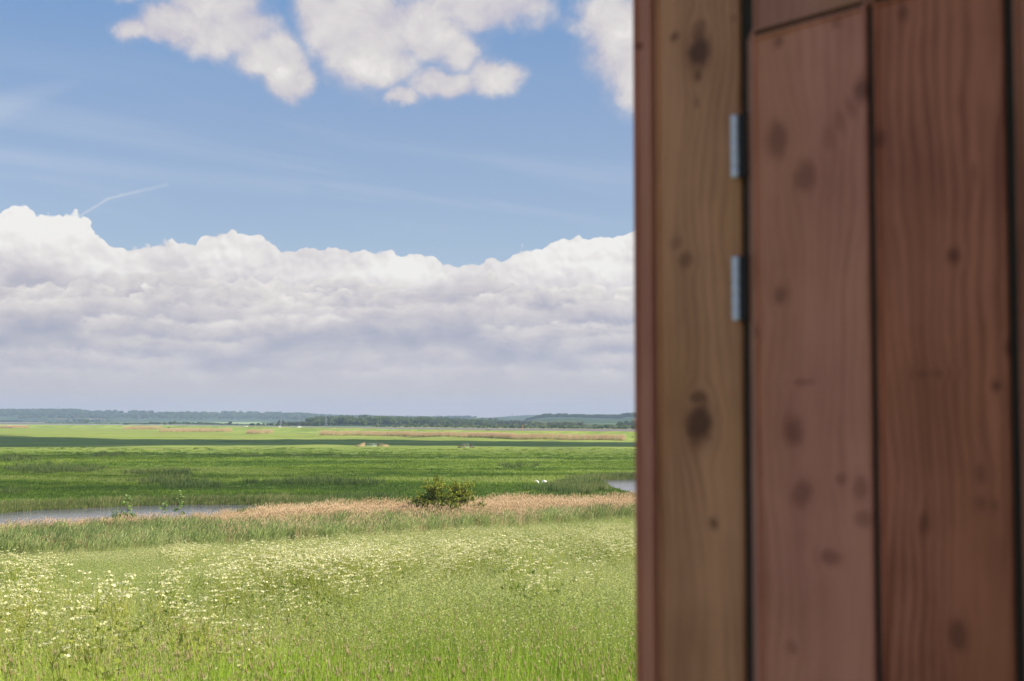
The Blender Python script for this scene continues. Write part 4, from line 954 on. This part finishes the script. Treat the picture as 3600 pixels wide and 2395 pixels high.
def tree(px, base, hpx, wpx, kind, label, group=None, cat='tree'):
    D = np.clip((CAM_H-.3)*F/(base-HORY), 300, 4400); H = hpx*D/F; w = wpx*D/F; x = (px-CX)/F*D
    z = float(terrain(np.array([x]), np.array([D]), False)[0]); cr_, tr_ = TM[kind][random.randrange(3)]
    nm = {'round': 'broadleaf_tree', 'poplar': 'poplar_tree', 'willow': 'willow_tree'}[kind]
    t = thing(nm, label, cat, (x, D, z), random.random()*6.28, group); t.scale = (w/(.30 if kind == 'poplar' else .95), w/(.30 if kind == 'poplar' else .95), H)
    obj('crown', cr_, t); obj('trunk', tr_, t); return t
def z1(x, y): return 0+x/3.93, 1400+y/3.93
def z2(x, y): return 550+x/3.93, 1400+y/3.93
def z3(x, y): return 1100+x/3.93, 1400+y/3.93
def z4(x, y): return 1650+x/3.93, 1400+y/3.93
S_ = 1/3.93
for fn, lst in ((z2, [(1020, 372, 52, 46, 'round', 'single round tree alone at the end of the long dark hedge'),
                      (1330, 380, 34, 80, 'round', 'low wide tree left of the two dark blocks of trees'), (1410, 380, 44, 48, 'round', 'small round tree left of the boats moored under the trees'),
                      (1600, 380, 40, 66, 'round', 'round tree leaning on the tall dark tree group'), (200, 366, 44, 60, 'round', 'dark tree just right of the red-roofed farm'), (255, 366, 52, 42, 'round', 'taller dark tree right of the red-roofed farm'),
                      (125, 366, 38, 34, 'round', 'small dark tree directly below the red-roofed farm'), (1755, 383, 80, 44, 'poplar', 'taller dark tree of the pair behind the moored boats'), (1700, 383, 76, 44, 'poplar', 'left tree of the dark pair behind the moored boats'),
                      (2290, 383, 62, 70, 'round', 'dark tree in front of the pale blossoming trees')]),
                (z3, [(725, 390, 104, 92, 'round', 'largest dark dome-shaped tree in the wood across the estuary'), (893, 394, 52, 52, 'willow', 'pale green bush-like tree right of the domed tree'),
                      (1370, 397, 58, 100, 'round', 'wide dark rounded tree standing in front of the wood'), (60, 388, 56, 60, 'round', 'dark tree below the first pylon at the water'),]),
                (z1, [(1215, 344, 50, 80, 'round', 'darkest tree in front of the far village'), (1290, 330, 40, 50, 'round', 'mid-sized tree right of the darkest village tree')])):
    for (a, b, h_, w_, k, lb) in lst: px, py = fn(a, b); tree(px, py, h_*S_, w_*S_, k, lb)
G1 = 'poplars in a row across the estuary'
for i in range(25):
    px, py = z4(385+i*20.5, 377); tree(px, py, (56+22*random.random())*S_, (17+8*random.random())*S_, 'poplar', 'slim grey-green poplar in the long row across the estuary', G1)
G2 = 'pale willows across the estuary'
for i in range(17):
    px, py = z4(885+i*42, 386); tree(px, py, (62+14*random.random()-(.5*abs(i-12) if i > 12 else 0))*S_, 62*S_, 'willow', 'pale grey-green willow in the belt nearest the hut across the estuary', G2)
G3 = 'dark trees behind the moored boats'
for i in range(12):
    px, py = z2(1840+i*38, 384); tree(px, py, (50+30*random.random())*S_, (26+24*random.random())*S_, 'poplar' if i % 3 == 0 else 'round', 'dark tree in the line behind the moored boats', G3)
G4 = 'small trees by the far village'
for (a, b, h_, w_) in [(60, 312, 28, 110), (150, 305, 26, 60), (215, 306, 30, 80), (275, 306, 26, 60), (490, 312, 20, 70), (940, 320, 42, 46), (1035, 320, 44, 50), (1110, 332, 46, 60), (1160, 332, 40, 50), (1380, 330, 40, 60), (1340, 332, 34, 40), (1520, 328, 34, 44),
                       (1770, 366, 24, 90), (1990, 362, 18, 90), (2060, 362, 18, 70), (2130, 362, 34, 80), (2200, 362, 30, 60)]:
    px, py = z1(a, b); tree(px, max(py, 1481.5), h_*S_, w_*S_, 'round', 'small blurred tree among the fields before the far village', G4)
G5 = 'slim poplars in front of the wood'
for (a, h_) in [(1695, 60), (1722, 66), (1748, 58), (1775, 62), (1600, 44), (1625, 50), (1900, 54), (2010, 70), (2035, 60)]:
    px, py = z3(a, 386); tree(px, py, h_*S_, 20*S_, 'poplar', 'slim dark poplar standing clear in front of the wood', G5)

def wood(name, pts, n, hpx, depth_px, kinds_, label):
    """far woodland that reads as one mass: pts = (px, base) line in the photograph"""
    xs_, ys_ = zip(*pts); u = xs_[0]+(xs_[-1]-xs_[0])*RNG.random(n); b = np.interp(u, xs_, ys_)-depth_px*RNG.random(n)
    D = np.clip((CAM_H)*F/np.maximum(b-HORY, .6), 500, 3550); X = (u-CX)/F*D; Z = terrain(X, D, False)
    protos_ = []; 
    for k in kinds_:
        for cr_, tr_ in TM[k]: protos_.append(cr_)
    sc = (np.interp(u, *zip(*hpx))*(.60+.75*RNG.random(n)**1.5))*D/F
    scatter(name, protos_, np.stack([X, D, Z], 1), RNG.random(n)*6.28, sc, (RNG.random(n)*len(protos_)*.9999).astype(int), RNG.random(n), label, 'woodland')
wood('scrub_woodland', [(1310, 1503.0), (1500, 1504), (1700, 1506.5), (1950, 1508.5), (2300, 1511), (3700, 1516)], 2100, [(1310, 5), (1500, 8), (2300, 11), (3700, 11)], 5, ['willow', 'round'], 'low grey-green scrub along the far shore of the estuary')
wood('far_woodland', [(1090, 1497), (1700, 1497), (1750, 1494)], 900, [(1090, 20), (1240, 24), (1500, 20), (1700, 14), (1750, 8)], 6, ['round'], 'dense blue-green wood across the estuary behind the poplars')
wood('shore_woodland', [(860, 1497), (1120, 1498)], 120, [(860, 4), (960, 7), (1120, 12)], 2, ['round'], 'low dark thicket behind the moored boats')
wood('hill_woodland', [(1850, 1484), (1960, 1483), (2320, 1484), (3700, 1484)], 2300, [(1850, 6), (1920, 12), (2050, 10), (2320, 14), (3700, 12)], 3, ['round'], 'dark wood on the low rise above the willows')
wood('hedge_line', [(160, 1489.5), (480, 1492), (560, 1492), (870, 1494.6)], 420, [(160, 3.2), (600, 3.6), (640, 6), (700, 7), (860, 2.5)], 1.2, ['round'], 'long dark hedge on the far shore of the estuary')
wood('east_woodland', [(2170, 1499), (2320, 1501), (3700, 1501)], 700, [(2170, 12), (2320, 18), (3700, 16)], 4, ['round'], 'dark trees on the far shore close to the hut edge')

# ridge-top woods are ground cover on the hills
def ridge_wood():
    n = 7500; u = -300+4100*RNG.random(n); D = 5100+1100*RNG.random(n)**.7; X = (u-CX)/F*D; Z = terrain(X, D, False)
    k = pt_noise(X, D*.6, 420, 4, 81) > .51; X, D, Z = X[k], D[k], Z[k]; n = len(X)
    scatter('ridge_woodland', [a for a, b in TM['round']], np.stack([X, D, Z-1], 1), RNG.random(n)*6.28, 8+6*RNG.random(n), (RNG.random(n)*2.999).astype(int), RNG.random(n), 'blue hazy woodland spread over the distant ridge', 'woodland')
ridge_wood()

M['brick'] = simple('brick_wall', (.42, .30, .24), .85, .15, .3); M['render'] = simple('white_render', (.78, .76, .72), .8, .05, .3)
M['tile'] = simple('red_tiles', (.38, .16, .10), .8, .2, .5); M['slate'] = simple('slate_roof', (.20, .20, .22), .7, .2, .5); M['glass'] = simple('dark_window', (.05, .06, .07), .2, .1, 1)
def house(px, py, wpx, hpx, wall, roof, label, group=None, D=None):
    if D is None: x, y, z = hit(px, py, 1200)
    else: y = D; x = (px-CX)/F*D; z = float(terrain(np.array([x]), np.array([y]), False)[0])
    s = y/F; w = wpx*s; H = hpx*s; d = w*.6; e = H*.58; h = thing('house', label, 'house', (x, y, z-.3), RNG.normal()*.25, group)
    bm = bmesh.new(); bmesh.ops.create_cube(bm, size=1)
    for v in bm.verts: v.co = Vector((v.co.x*w, v.co.y*d, (v.co.z+.5)*e))
    obj('wall', bm_mesh('wall', bm, M[wall]), h)
    V = [(-w*.54, -d*.58, e*.97), (w*.54, -d*.58, e*.97), (w*.54, d*.58, e*.97), (-w*.54, d*.58, e*.97), (-w*.54, 0, H), (w*.54, 0, H)]
    rf = obj('roof', mesh_np('roof', V, [np.array([[0, 1, 5, 4], [2, 3, 4, 5], [0, 3, 2, 1]]), np.array([[0, 4, 3], [1, 2, 5]])], M[roof]), h)
    bm = bmesh.new(); bmesh.ops.create_cube(bm, size=1)
    for v in bm.verts: v.co = Vector((w*.3+v.co.x*w*.07, v.co.y*w*.07, H*.9+(v.co.z+.5)*H*.22))
    obj('chimney', bm_mesh('chimney', bm, M['brick']), rf)
    for i in (-1, 0, 1):
        bm = bmesh.new(); bmesh.ops.create_cube(bm, size=1)
        for v in bm.verts: v.co = Vector((i*w*.3+v.co.x*w*.12, -d*.5+v.co.y*.1-.03, e*.5+v.co.z*e*.35))
        obj('window', bm_mesh('window', bm, M['glass']), h)
house(576, 1483.5, 15, 5.5, 'brick', 'tile', 'long red-roofed farmhouse behind the dark trees on the far shore', None, 2700)
house(585.5, 1483.6, 5, 4.5, 'render', 'slate', 'small white building at the end of the red-roofed farmhouse', None, 2690)
house(1706, 1483.5, 9, 7, 'render', 'slate', 'white house in front of the wood right of the estuary poplars', None, 2300)
house(2230, 1482.5, 12, 7, 'render', 'tile', 'pale house above the trees next to the hut edge', None, 2900)
house(303, 1459.5, 5, 5, 'render', 'render', 'white building alone high on the distant ridge')
G6 = 'houses of the far village on the ridge foot'
for (a, b) in [(790, 290), (812, 285), (838, 292), (860, 296), (905, 292), (980, 306), (1000, 272), (1020, 280), (1050, 276), (1086, 280), (1130, 286), (1180, 284), (1225, 286), (1250, 292), (1268, 298), (1300, 290), (1345, 286), (1385, 292), (1400, 302), (1480, 322), (1440, 300), (1600, 312), (1700, 300), (1960, 298), (2000, 296), (760, 284), (690, 296)]:
    px, py = z1(a, b); house(px, py, 3.0+2*random.random(), 2.8, random.choice(['render', 'brick', 'brick', 'brick']), random.choice(['tile', 'slate', 'tile']), 'tiny hazy house of the village below the distant ridge', G6)

def pylon(px, top, base, label, group='pylons across the estuary', D=None):
    D = D or float(np.clip(CAM_H*F/max(base-HORY, 1.5), 600, 5200)); x = (px-CX)/F*D; z = float(terrain(np.array([x]), np.array([D]), False)[0]); H = (HORY-top)/F*D+CAM_H-z
    t = thing('pylon', label, 'pylon', (x, D, z), 0, group); r = H*.006; w = H*.085
    segs = []; lv = [0, .25, .45, .62, .76, .88]
    hw = lambda f: w*(1-f)**1.3+.012*H
    for sx in (-1, 1):
        for sy in (-1, 1):
            for a, b in zip(lv, lv[1:]+[1.0]): segs.append(((sx*hw(a), sy*hw(a), a*H), (sx*hw(b), sy*hw(b), b*H)))
    for a, b in zip(lv, lv[1:]):
        for sy in (-1, 1): segs += [((-hw(a), sy*hw(a), a*H), (hw(b), sy*hw(b), b*H)), ((hw(a), sy*hw(a), a*H), (-hw(b), sy*hw(b), b*H))]
    bars(segs, r, 'lattice', 'mast', t)
    for f, q in ((.66, .14), (.78, .17), (.90, .12)): bars([((-q*H, 0, f*H), (q*H, 0, f*H)), ((-q*H, 0, f*H), (0, 0, (f+.05)*H)), ((q*H, 0, f*H), (0, 0, (f+.05)*H))], r, 'lattice', 'crossarm', t)
for px, tp, bs, lb in [(494, 1460, 1485, 'pylon above the fields right of the far village'), (645, 1460, 1482, 'pylon right of the red-roofed farmhouse'), (828, 1460, 1486, 'pylon above the pale green field'), (989, 1461, 1498, 'pylon among the dark trees behind the boats'),
                       (1148, 1464, 1498.5, 'nearest pylon, at the left end of the estuary wood'), (1328, 1464, 1492, 'pylon rising through the middle of the estuary wood'), (1545, 1457, 1484, 'pylon above the wood left of the hazy hill'),
                       (1800, 1453, 1484, 'tallest pylon, over the poplar row'), (2059, 1459, 1482, 'pylon over the willows near the hut')]:
    pylon(px, tp, bs, lb)
D = 6000.; x = (206-CX)/F*D; z = float(terrain(np.array([x]), np.array([D]), False)[0]); H = (HORY-1423)/F*D+CAM_H-z
t = thing('radio_mast', 'tall thin radio mast on top of the distant ridge', 'mast', (x, D, z)); C = Clump()
for sx, sy in ((-1, -1), (1, -1), (0, 1)): tube(C, [(sx*1.6, sy*1.6, 0), (sx*.9, sy*.9, H*.7), (0, 0, H)], .45, .25, 'lattice', 4)
for i in range(10): tube(C, [(-1.5+.12*i, -1.4+.1*i, H*i*.08), (1.4-.12*i, -1.2+.1*i, H*(i+1)*.08)], .25, .25, 'lattice', 3)
obj('lattice_mast', C.mesh('lattice_mast'), t)

def boat(px, py, L_, mast, label, z=.60):
    D = (CAM_H-z)*F/(py-HORY); x = (px-CX)/F*D; b = thing('sailing_boat' if mast else 'motor_boat', label, 'boat', (x, D, z), RNG.random()*.6, 'boats moored in the estuary')
    n = 9; V = []; 
    for i in range(n):
        t = i/(n-1)*2-1; w = .17*L_*(1-abs(t)**2.4)+.01; sh = .10*L_*(1+.35*t*t)
        for (a, b_) in ((-1, sh), (-.85, .02), (0, -.05*L_), (.85, .02), (1, sh)): V.append((t*L_/2, a*w, b_))
    F4 = [[i*5+j, (i+1)*5+j, (i+1)*5+j+1, i*5+j+1] for i in range(n-1) for j in range(4)]+[[i*5+4, (i+1)*5+4, (i+1)*5, i*5] for i in range(n-1)]
    obj('hull', mesh_np('hull', V, np.array(F4), M['render']), b)
    bm = bmesh.new(); bmesh.ops.create_cube(bm, size=1)
    for v in bm.verts: v.co = Vector((v.co.x*L_*(.34 if v.co.z < 0 else .26), v.co.y*L_*.2, .12*L_+(v.co.z+.5)*L_*.12))
    obj('cabin', bm_mesh('cabin', bm, M['render'] if mast else M['slate']), b)
    if mast: bars([((.04*L_, 0, .1*L_), (.04*L_, 0, mast)), ((.04*L_, 0, mast*.18), (-.40*L_, 0, mast*.16)), ((.04*L_, 0, mast), (.5*L_, 0, .14*L_)), ((.04*L_, 0, mast), (-.5*L_, 0, .14*L_))], .07, 'steel', 'rigging', b)
boat(1053, 1503.6, 5.0, 13, 'white sailing boat with a bare mast moored in the estuary')
boat(985, 1502.6, 3.4, 5, 'smaller white sailing boat left of the tall-masted one')
boat(866, 1499.6, 4.0, 0, 'dark-cabined motor boat moored furthest from the hut')
D = (CAM_H-.5)*F/(1512.0-HORY); b = thing('channel_marker', 'orange channel marker standing on the mud across the sea wall', 'marker', ((1838-CX)/F*D, D, .4)); C = Clump()
M['orange_paint'] = simple('orange_paint', (.75, .25, .08), .6, .1); tube(C, [(0, 0, 0), (0, 0, 3.2)], .12, .10, 'orange_paint', 6); obj('pole', C.mesh('marker_pole'), b)
C = Clump(); spikes(C, np.array([[0, 0, 2.9]]), 1.2, .45, 'orange_paint'); obj('topmark', C.mesh('topmark'), b)

# ------------------------------------------------------------------ clouds overhead that shade the marsh (they hang to the right, above the picture)
def cloud(poly, alt, thick, dens, name='cloud'):
    off = np.array([math.sin(R(SUN_AZ)), math.cos(R(SUN_AZ))])*alt/math.tan(R(SUN_EL)); P_ = np.array(poly)+off
    x0, y0 = P_.min(0)-40; x1, y1 = P_.max(0)+40; st = max(6., (x1-x0)/90); xs_ = np.arange(x0, x1, st); ys_ = np.arange(y0, y1, st/2)
    X, Y = np.meshgrid(xs_, ys_); sd = -poly_sd(X, Y, P_)+(pt_noise(X, Y*2, 90, 4, 7)-.5)*50; hgt = np.sqrt(np.clip(sd, 0, None)/25).clip(0, 1)*thick*(.5+.9*pt_noise(X, Y, 70, 4, 8))
    n, k = X.shape; up_ = np.stack([X, Y, alt+hgt], -1); dn = np.stack([X, Y, alt-.25*hgt-.01], -1); idx = np.arange(n*k).reshape(n, k)
    q = np.stack([idx[:-1, :-1], idx[:-1, 1:], idx[1:, 1:], idx[1:, :-1]], -1).reshape(-1, 4); live = (hgt.ravel()[q] > 0).any(1); q = q[live]
    Fc = np.concatenate([q, q[:, ::-1]+n*k]); me = mesh_np(name, np.concatenate([up_.reshape(-1, 3), dn.reshape(-1, 3)]), Fc)
    bm = bmesh.new(); bm.from_mesh(me); bmesh.ops.delete(bm, geom=[v for v in bm.verts if not v.link_faces], context='VERTS'); bmesh.ops.remove_doubles(bm, verts=bm.verts[:], dist=.03)
    bmesh.ops.holes_fill(bm, edges=[e for e in bm.edges if e.is_boundary], sides=0); bm.to_mesh(me); bm.free()
    m = bpy.data.materials.new('cloud_vapour'); m.use_nodes = True; m.node_tree.nodes.clear(); T = NT(m.node_tree)
    v = T.node('ShaderNodeVolumePrincipled', Density=dens, Color=(.98, .98, .98, 1)); T.l.new(v.outputs[0], T.node('ShaderNodeOutputMaterial').inputs[1]); me.materials.append(m)
    return tag(obj(name, me), kind='structure')
pp = lambda l: [on_plane(a, b) for a, b in l]
cloud(pp([(-500, 1524), (0, 1530), (250, 1540), (600, 1545), (1100, 1545.5), (1700, 1552), (2300, 1555), (3200, 1562), (3200, 1585), (2300, 1572), (1700, 1568), (1200, 1563), (600, 1565), (200, 1572), (-100, 1570), (-500, 1562)]), 330, 60, .080)
cloud(pp([(-300, 1606), (200, 1604), (700, 1590), (1200, 1594), (1700, 1597), (1500, 1604), (900, 1608), (500, 1622), (0, 1628), (-300, 1630)]), 260, 40, .014)
cloud(pp([(-300, 1650), (300, 1645), (900, 1640), (1500, 1648), (1850, 1668), (1700, 1700), (1300, 1735), (700, 1742), (200, 1742), (-300, 1738)]), 230, 30, .011)

# ------------------------------------------------------------------ the air between
def haze():
    bm = bmesh.new(); bmesh.ops.create_cube(bm, size=1)
    for v in bm.verts: v.co = Vector((v.co.x*15800, 4550+v.co.y*9700, -2.2+(v.co.z+.5)*110))
    m = bpy.data.materials.new('haze'); m.use_nodes = True; m.node_tree.nodes.clear(); T = NT(m.node_tree)
    v = T.node('ShaderNodeVolumePrincipled', Density=HAZE, Color=(.44, .53, .71, 1), Anisotropy=0); T.l.new(v.outputs[0], T.node('ShaderNodeOutputMaterial').inputs[1])
    tag(obj('haze', bm_mesh('haze', bm, m)), kind='stuff')
HAZE = 1.15e-4
haze()
